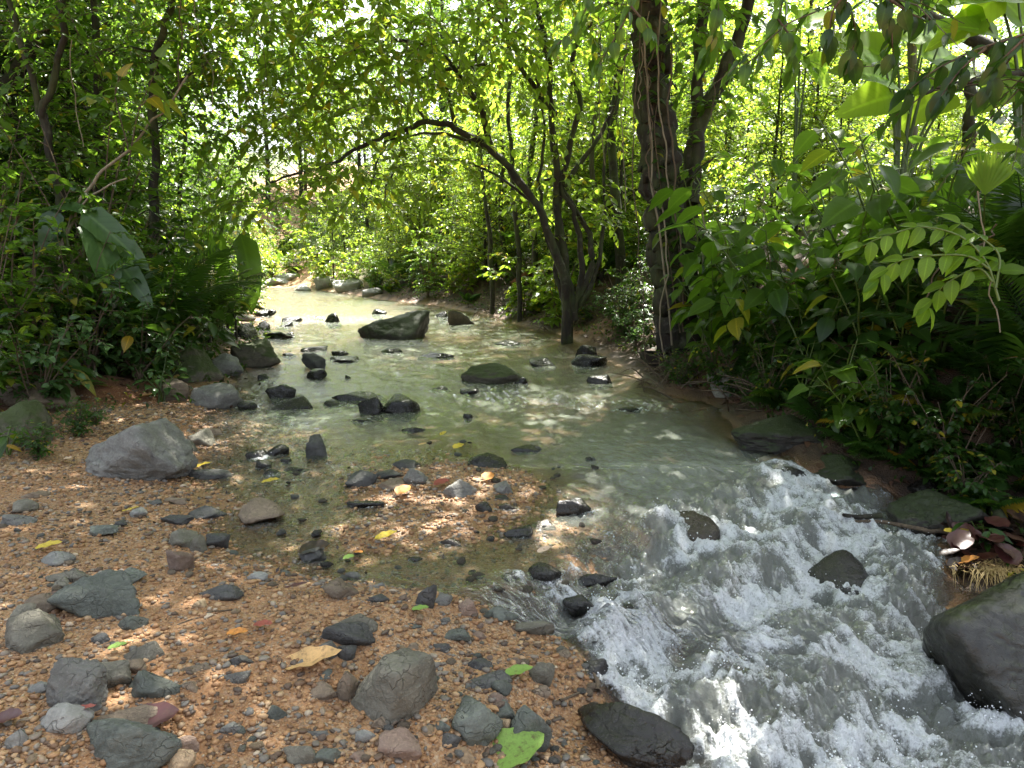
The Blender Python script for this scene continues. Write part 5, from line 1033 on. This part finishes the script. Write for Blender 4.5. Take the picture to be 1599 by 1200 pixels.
# vines and hanging roots
vines = [([(1050, 60), (1046, 180), (1052, 280), (1062, 400), (1070, 520)], 9.6, .012), ([(1008, 60), (1012, 180), (1020, 300), (1034, 400), (1048, 540)], 9.6, .014), ([(1036, -20), (1026, 100), (1038, 210), (1046, 330)], 9.55, .010), ([(1000, 0), (996, 120), (990, 260), (1000, 400), (1010, 560)], 9.5, .007), ([(975, 60), (972, 200), (980, 330)], 9.8, .006), ([(1016, 20), (1004, 70), (1000, 130), (998, 170)], 9.6, .007), ([(1030, 40), (1012, 120), (1016, 200), (1010, 260), (1028, 320)], 9.55, .008), ([(1028, 300), (1040, 420), (1030, 500), (1036, 580), (1045, 610)], 9.4, .010), ([(1100, 330), (1098, 430), (1100, 520), (1108, 600)], 9.2, .010), ([(1122, 60), (1118, 140), (1112, 200)], 9.5, .006),
    ([(1085, 370), (1120, 330), (1150, 300)], 9.3, .006), ([(1190, 430), (1195, 330), (1180, 260)], 8.4, .006), ([(280, -20), (283, 60), (280, 140)], 10.2, .009), ([(300, -20), (310, 50), (330, 110), (332, 170)], 10.2, .006), ([(110, 60), (112, 140), (130, 230)], 9.2, .006),
    ([(1445, 470), (1480, 410), (1530, 380), (1560, 350)], 5.0, .006), ([(672, 10), (673, 90), (668, 150)], 11.3, .006), ([(940, 80), (936, 180), (945, 260)], 12.5, .008), ([(720, 20), (716, 100), (722, 160)], 11.6, .006), ([(640, 30), (628, 130), (622, 200)], 11.0, .006), ([(1535, 300), (1540, 420), (1560, 520)], 4.9, .005)]
for i, (pts, y, r0) in enumerate(vines):
    P = wobble(smooth_path([PD(a, c, y) for a, c in pts], 8), .03, i + 5); org = P[-1].copy(); mb = MB(); mb.tube(P, r0, 5); o = obj('vine', mb.mesh('vine', org), M['bark_pale'] if i % 3 else M['twig'], None, org)
    px, py = pts[len(pts) // 2]; tag(o, uniq('thin hanging vine', px, py), 'vine', 'hanging vines')
P = wobble(smooth_path([PD(a, c, 8.4) for a, c in [(78, 430), (95, 380), (120, 322), (160, 268), (205, 230), (250, 178), (292, 118)]], 6), .03, 3); mb = MB(); mb.tube(P, np.linspace(.022, .01, len(P)), 6)
o = obj('liana', mb.mesh('liana', P[0]), M['bark_pale'], None, P[0]); tag(o, 'pale woody liana slanting up through the left thicket', 'liana')
P = wobble(smooth_path([PD(a, c, 8.35) for a, c in [(92, 420), (110, 350), (135, 312), (165, 292), (196, 278)]], 6), .02, 4); mb = MB(); mb.tube(P, np.linspace(.016, .008, len(P)), 6)
o = obj('liana', mb.mesh('liana', P[0]), M['bark_pale'], None, P[0]); tag(o, 'shorter pale liana curving under the long slanting one', 'liana')
# roots and twig tangle at the foot of the trees
for (c, lab, n_, sx) in [((1035, 600), 'tangle of dark roots and twigs at the foot of the thick tree', 46, 50), ((880, 515), 'tangle of roots at the foot of the arching tree', 40, 60), ((1180, 630), 'heap of twigs and dead leaves on the right waterline', 40, 50), ((790, 488), 'twigs and flood debris along the far right waterline', 36, 70)]:
    rg_ = random.Random(n_ + sx); b = G(c[0] + 12, c[1] - 8); mb = MB(); sc_ = b[1] / FPX
    for k in range(n_):
        a0 = rg_.uniform(0, 6.28); L_ = rg_.uniform(.2, .6); x0, y0 = rg_.gauss(0, sx * sc_ * .55), rg_.gauss(0, .25); z0 = gz(b[0] + x0, b[1] + y0) - b[2] + rg_.uniform(0, .06)
        e = np.array([math.cos(a0) * L_, math.sin(a0) * L_ * .6, rg_.uniform(-.02, .28)]); p0 = np.array([x0, y0, z0]); p2 = p0 + e; p2[2] = max(p2[2], gz(b[0] + p2[0], b[1] + p2[1]) - b[2])
        mb.tube(wobble(smooth_path([p0, (p0 + p2) / 2 + np.array([0, 0, rg_.uniform(0, .1)]), p2], 3), .02, k), [.010, .009, .008, .007, .006, .005, .003], 4)
    o = obj('root_tangle', mb.mesh('root_tangle'), M['twig'], None, b); tag(o, lab, 'roots')
# sticks and logs
def stick(pts, r0, r1, mat, name, label, lift=.03, cat='stick', abspts=None):
    W = []
    for k, q in enumerate(pts):
        p = G(q[0], q[1]).copy(); p[2] += lift if len(q) < 3 else q[2]; W.append(p)
    P = wobble(smooth_path(W, 6), .012, len(label)); org = P[0].copy(); mb = MB(); mb.tube(P, np.linspace(r0, r1, len(P)), 7, len(label), .25); o = obj(name, mb.mesh(name, org), M[mat], None, org); USED.add(label); tag(o, label, cat); return o
stick([(1480, 842), (1440, 838), (1390, 828), (1330, 826)], .018, .012, 'twig', 'stick', 'brown stick sticking out over the rapids from the right bank', .05)
stick([(1372, 822), (1345, 826), (1318, 822)], .022, .012, 'bark_dark', 'stick', 'short dark broken end lying on the long stick', .08)
stick([(1570, 850), (1548, 790), (1520, 740, .1)], .05, .03, 'bark_dark', 'log', 'dark dead branch leaning on the right bank above the leaf heap', .06, 'log')
stick([(800, 452), (830, 430, .15), (850, 400, .3)], .14, .08, 'wood_orange', 'log', 'rotten reddish log leaning on the bank left of the arching tree', .08, 'log')
stick([(310, 490), (345, 500), (395, 505)], .12, .07, 'bark_dark', 'log', 'black fallen log at the foot of the left thicket by the pool', .1, 'log')
stick([(350, 455), (385, 480), (425, 495)], .06, .03, 'bark_dark', 'log', 'thin dark log sloping to the far pool from the left', .12, 'log')
stick([(935, 1090), (925, 1060)], .014, .008, 'twig', 'stick', 'small twig standing above the black slab at the bottom', .03)
stick([(870, 1100), (905, 1085), (940, 1080)], .006, .004, 'twig', 'stick', 'thin twig lying on the gravel near the bottom rapids', .01)
stick([(260, 985), (330, 960), (370, 955)], .004, .003, 'twig', 'stick', 'hair-thin twig lying on the gravel below the dark long stone', .01)

# ------------------------------------------------------------------ fallen leaves
FLM = {}
def fallen(px, py, lpx, ang, mat, label, kind='ovate', lift=.008, tiltv=(0, 0, 1), cat='leaf', group='fallen leaves'):
    p = G(px, py); s = lpx * np.linalg.norm(p - CAM) / FPX
    if (kind, mat) not in FLM:
        wf = {'ovate': lambda t: .25 * math.sin(math.pi * min(1, t ** .8)) ** .8, 'wide': lambda t: .38 * math.sin(math.pi * min(1, t ** .75)) ** .6, 'lance': lambda t: .13 * math.sin(math.pi * t) ** .9}[kind]
        v, f = strip_leaf(wf, -.16, .34, 11, .022); v[:, 1] -= .5; v[:, 2] += .0; me = mesh_np('fallen_leaf', v, np.array(f)); me.materials.append(M[mat]); FLM[(kind, mat)] = me
    o = obj('fallen_leaf', FLM[(kind, mat)], None, None, (p[0], p[1], p[2] + lift)); a = math.radians(ang); D = Vector((math.cos(a), math.sin(a), .06)).normalized(); X_ = D.cross(Vector(tiltv)).normalized(); Z_ = X_.cross(D)
    m = Matrix((X_, D, Z_)).transposed().to_4x4() @ Matrix.Scale(s, 4); m.translation = Vector((p[0], p[1], p[2] + lift)); o.matrix_basis = m; USED.add(label); tag(o, label, cat, group); return o
FL = [(487, 1046, 88, 8, 'fl_tan', 'long tan leaf lying on the gravel beside the thick grey block', 'ovate'), (412, 988, 34, -20, 'fl_red', 'small red leaf on the gravel', 'ovate'), (372, 1001, 36, -15, 'fl_orange', 'small curled yellow-orange leaf left of the red one', 'ovate'),
    (78, 863, 36, 5, 'fl_yellow', 'pale yellow leaf lying above the flat pale stone at left', 'ovate'), (603, 846, 36, 25, 'fl_yellow', 'bright yellow leaf in the shallow water', 'ovate'), (630, 774, 30, 60, 'fl_orange', 'orange leaf standing on the shoal', 'wide'), (423, 759, 28, 0, 'fl_yellow', 'yellow leaf floating in the left shallows', 'ovate'),
    (716, 704, 20, 40, 'fl_yellow', 'yellow leaf on the upstream end of the shoal', 'wide'), (692, 683, 16, 60, 'fl_yellow', 'tiny yellow leaf upstream of the shoal', 'ovate'), (762, 752, 26, 80, 'fl_orange', 'orange leaf leaning on grey stones of the shoal', 'wide'), (690, 762, 26, 20, 'fl_red', 'red leaf beside the low domed stone', 'wide'),
    (805, 1188, 90, 25, 'fl_green', 'large pale green leaf cut by the bottom edge', 'wide'), (810, 1061, 44, 5, 'fl_green', 'small green leaf beside the thin dark slab', 'ovate'), (657, 962, 28, -10, 'fl_green', 'small bright green leaf under the upright slab', 'ovate'), (66, 1007, 36, 10, 'fl_tan', 'tan leaf under the sharp-cornered olive stone', 'ovate'),
    (235, 1148, 74, 20, 'fl_maroon', 'large maroon leaf on the wet stone at the bottom left', 'wide'), (110, 1060, 46, -25, 'fl_brown', 'curled brown leaf behind the wedge-shaped stone', 'ovate'), (492, 868, 46, 15, 'fl_dark', 'dark red leaf draped on stones by the puddle', 'wide'), (820, 1, 10, 0, 'fl_yellow', '', 'ovate'),
    (1152, 617, 30, -50, 'fl_yellow', 'yellow leaf below the rounded dark rock at right', 'ovate'), (750, 576, 12, 0, 'fl_red', 'tiny red leaf on the olive midstream boulder', 'wide'), (850, 868, 26, 30, 'fl_pale', 'pale leaf at the lip of the rapids', 'ovate'), (104, 725, 20, -30, 'fl_pale', 'pale leaf on red soil left of the big boulder', 'wide'), (250, 668, 34, 0, 'fl_orange', 'orange leaf behind the big pale boulder', 'lance'),
    (285, 742, 26, 10, 'fl_green', 'yellow-green leaf right of the big pale boulder', 'wide'), (310, 736, 40, 15, 'fl_yellow', 'long yellowish leaf on the flat dark slab', 'lance'), (278, 595, 30, 10, 'fl_tan', 'tan leaf on the left bank by the brown stone', 'ovate'), (225, 625, 30, -10, 'fl_tan', 'pale tan leaf on the red soil left of the brown stone', 'ovate'),
    (15, 1137, 34, 5, 'fl_maroon', 'dull purple leaf at the left bottom edge', 'wide'), (560, 872, 22, -40, 'fl_orange', 'small orange leaf at the water edge', 'ovate'), (463, 926, 36, 5, 'fl_maroon', 'dull red leaf on the gravel by the puddle', 'lance'), (205, 804, 24, 15, 'fl_yellow', 'small yellow leaf on the gravel under the big boulder', 'lance'),
    (130, 1122, 40, 0, 'fl_red', 'long reddish leaf right under the wedge-shaped stone', 'lance'), (185, 1022, 26, 10, 'fl_green', 'small green leaf among stones at the left', 'ovate'), (1140, 470, 34, 30, 'fl_pale', 'pale dry leaf on the dark bank by the thick tree', 'wide'), (1150, 510, 20, 20, 'fl_pale', 'small dry leaf low on the dark bank by the tree', 'wide'), (545, 880, 18, 0, 'fl_green', 'tiny green tuft leaf by the water edge', 'wide'), (660, 700, 14, 10, 'fl_tan', 'tiny tan leaf in the water above the shoal', 'ovate')]
for f in FL:
    if f[5]: fallen(*f[:5], f[5], f[6], lift=.035 if 'stone at the bottom left' in f[5] or 'boulder' in f[5] and 'on the olive' in f[5] else .03, tiltv=(.05, -.10, 1))
# leaf heap and dry grass on the right boulder
hp = [(1490, 870, 60, 200, 'fl_dark', 'wide'), (1500, 900, 50, 250, 'fl_dark', 'wide'), (1520, 860, 56, 20, 'fl_maroon', 'wide'), (1545, 870, 56, 170, 'fl_maroon', 'wide'), (1575, 855, 60, 160, 'fl_red', 'wide'), (1505, 880, 44, 60, 'fl_brown', 'wide'), (1510, 895, 40, 240, 'fl_orange', 'ovate'), (1480, 855, 30, 100, 'fl_yellow', 'ovate'), (1530, 840, 60, 10, 'fl_brown', 'wide'), (1560, 838, 60, 200, 'fl_dark', 'wide'), (1590, 830, 50, 30, 'fl_brown', 'wide'), (1480, 890, 40, 270, 'fl_dark', 'ovate'), (1575, 840, 40, 0, 'fl_green', 'ovate'), (1600, 850, 60, 180, 'fl_dark', 'wide')]
hw = ['blackened drooping', 'blackened hanging', 'maroon upright', 'maroon flat', 'rosy red', 'brown curled', 'orange-edged', 'small yellow', 'wide brown', 'black wet', 'rightmost brown', 'black lowest', 'green', 'dark outer']
HB = None
rh = random.Random(9)
for k in range(18): hp.append((rh.uniform(1478, 1600), rh.uniform(835, 905), rh.uniform(36, 62), rh.uniform(0, 360), rh.choice(['fl_dark', 'fl_dark', 'fl_brown', 'fl_maroon', 'fl_red']), rh.choice(['wide', 'ovate'])))
for i, (px, py, l, a, m_, k) in enumerate(hp):
    l *= .72; m_ = {'fl_red': 'fl_maroon'}.get(m_, m_) if i != 4 else m_
    lab = f'{hw[i]} leaf in the leaf heap above the right boulder' if i < len(hw) else uniq({'fl_dark': 'blackened', 'fl_brown': 'dead brown', 'fl_maroon': 'maroon', 'fl_red': 'maroon'}[m_] + (' broad' if k == 'wide' else ' narrow') + ' heap leaf', px, py); o = fallen(px, py, l, a, m_, lab, k, group='leaf heap on the right boulder')
    o.location.z += .02 + .025 * (i % 4)
    rg_ = random.Random(i); o.rotation_euler = (rg_.uniform(-.2, .55), rg_.uniform(-.5, .5), math.radians(a))
def tuft(px, py, y, n, L_, mat, label, seed, droop=1.0, spread=.12):
    rg_ = random.Random(seed); b = G(px, py) + np.array([0, 0, .03]); V, F = [], []
    for k in range(n):
        a0 = rg_.uniform(0, 6.28); l = L_ * rg_.uniform(.5, 1.1); o = np.array([rg_.gauss(0, spread), rg_.gauss(0, spread * .5), 0]); d = np.array([math.cos(a0), math.sin(a0) - .5, 0]); wv = np.array([-d[1], d[0], 0]) * .004 / (np.linalg.norm(d) + .1); 
        for t in (0, .35, .7, 1.0):
            c = o + d * l * t * .6 + np.array([0, 0, l * (.6 * t - droop * t * t)]); V += [c - wv * (1.1 - t), c + wv * (1.1 - t)]
        q = len(V) - 8; F += [(q, q + 1, q + 3, q + 2), (q + 2, q + 3, q + 5, q + 4), (q + 4, q + 5, q + 7, q + 6)]
    o = obj('grass_tuft', mesh_np('grass_tuft', np.array(V), np.array(F)), M[mat], None, b); USED.add(label); tag(o, label, 'grass'); return o
tuft(1560, 895, 3.4, 260, .22, 'straw', 'straw-yellow dry grass tuft spilling over the right boulder', 1, 1.2)
tuft(1600, 960, 3.2, 160, .25, 'grass', 'green grass tuft at the right edge on the boulder', 2, 1.3, .06)
# leaf litter and ground cover on the banks (uncountable)
def litter(name, n, fn, size, mat, label, seed, lift=.01, up=.35):
    rgx = np.random.default_rng(seed); P = fn(rgx, n); P = np.column_stack([P, gh(P[:, 0], P[:, 1]) + lift]); D = rgx.normal(0, 1, P.shape); D[:, 2] *= up; Nn = np.array([0, 0, 1.0]) + rgx.normal(0, .4, P.shape)
    v, f, r_ = leaves(P, D, Nn, size * rgx.uniform(.5, 1.3, len(P)), T4, rgx); o = obj(name, mesh_np(name, v, f, {'rnd': r_}), M[mat]); tag(o, label, 'ground cover', kind='stuff')
def rb(rgx, n):
    y = 2.5 + 22 * rgx.random(n) ** 1.3; return np.column_stack([xR(y) + .12 + 4.5 * rgx.random(n) ** 1.5, y])
def lb(rgx, n):
    y = 5 + 18 * rgx.random(n); return np.column_stack([xV(y) + .9 - 4.5 * rgx.random(n) ** 1.3, y])
litter('leaf_litter', 5000, rb, .09, 'fl_brown', 'brown dead leaves covering the right bank', 1); litter('leaf_litter', 3000, lb, .08, 'fl_brown', 'brown dead leaves on the left bank floor', 2)
litter('ground_cover', 9000, lambda r_, n: rb(r_, n) + np.array([.15, 0]), .06, 'leaf_fern', 'small green plants carpeting the right bank', 3, .05, .9); litter('ground_cover', 6000, lambda r_, n: lb(r_, n) - np.array([.5, 0]), .07, 'leaf_dark', 'small dark plants carpeting the left bank', 4, .06, .9)
def fb_(rgx, n):
    y = 30.5 + 34 * rgx.random(n); x = -34 + 60 * rgx.random(n); ok = (x < xL(y) - .3) | (x > xR(y) + .3); return np.column_stack([x, y])[ok]
litter('ground_cover', 15000, fb_, .42, 'leaf_bright', 'sunlit green growth covering the far hillside', 6, .25, .9)
def gb_(rgx, n):
    y = 2.1 + 6 * rgx.random(n) ** 1.4; x = rgx.uniform(-4.5, 1.0, n); q = noise3(x * 1.7, y * 1.7, 0, 55) + .6 * np.exp(-((xL(y) - x) / .5) ** 2) + .5 * np.exp(-((x + .2) / .7) ** 2 - ((y - 5) / .5) ** 2)
    ok = (x < xL(y) + .9 * S((y - 3.3) / .4) + 1.6 * S((y - 3.6) / .4) * S((6.2 - y) / .4)) & (x > xV(y)) & (q > rgx.random(n) * .9) & (rr(x, y) < -.2); return np.column_stack([x, y])[ok]
litter('leaf_litter', 2600, gb_, .030, 'fl_dark', 'dark leaf scraps and bark bits strewn on the gravel', 7, .010, .5)
litter('leaf_litter', 500, gb_, .036, 'fl_brown', 'brown leaf scraps strewn on the gravel', 9, .012, .5)
def fb_(rgx, n):
    y = 30.5 + 34 * rgx.random(n); x = -34 + 60 * rgx.random(n); ok = (x < xL(y) - .3) | (x > xR(y) + .3); return np.column_stack([x, y])[ok]
litter('ground_cover', 15000, fb_, .42, 'leaf_bright', 'sunlit green growth covering the far hillside', 6, .25, .9)
drop_protos()
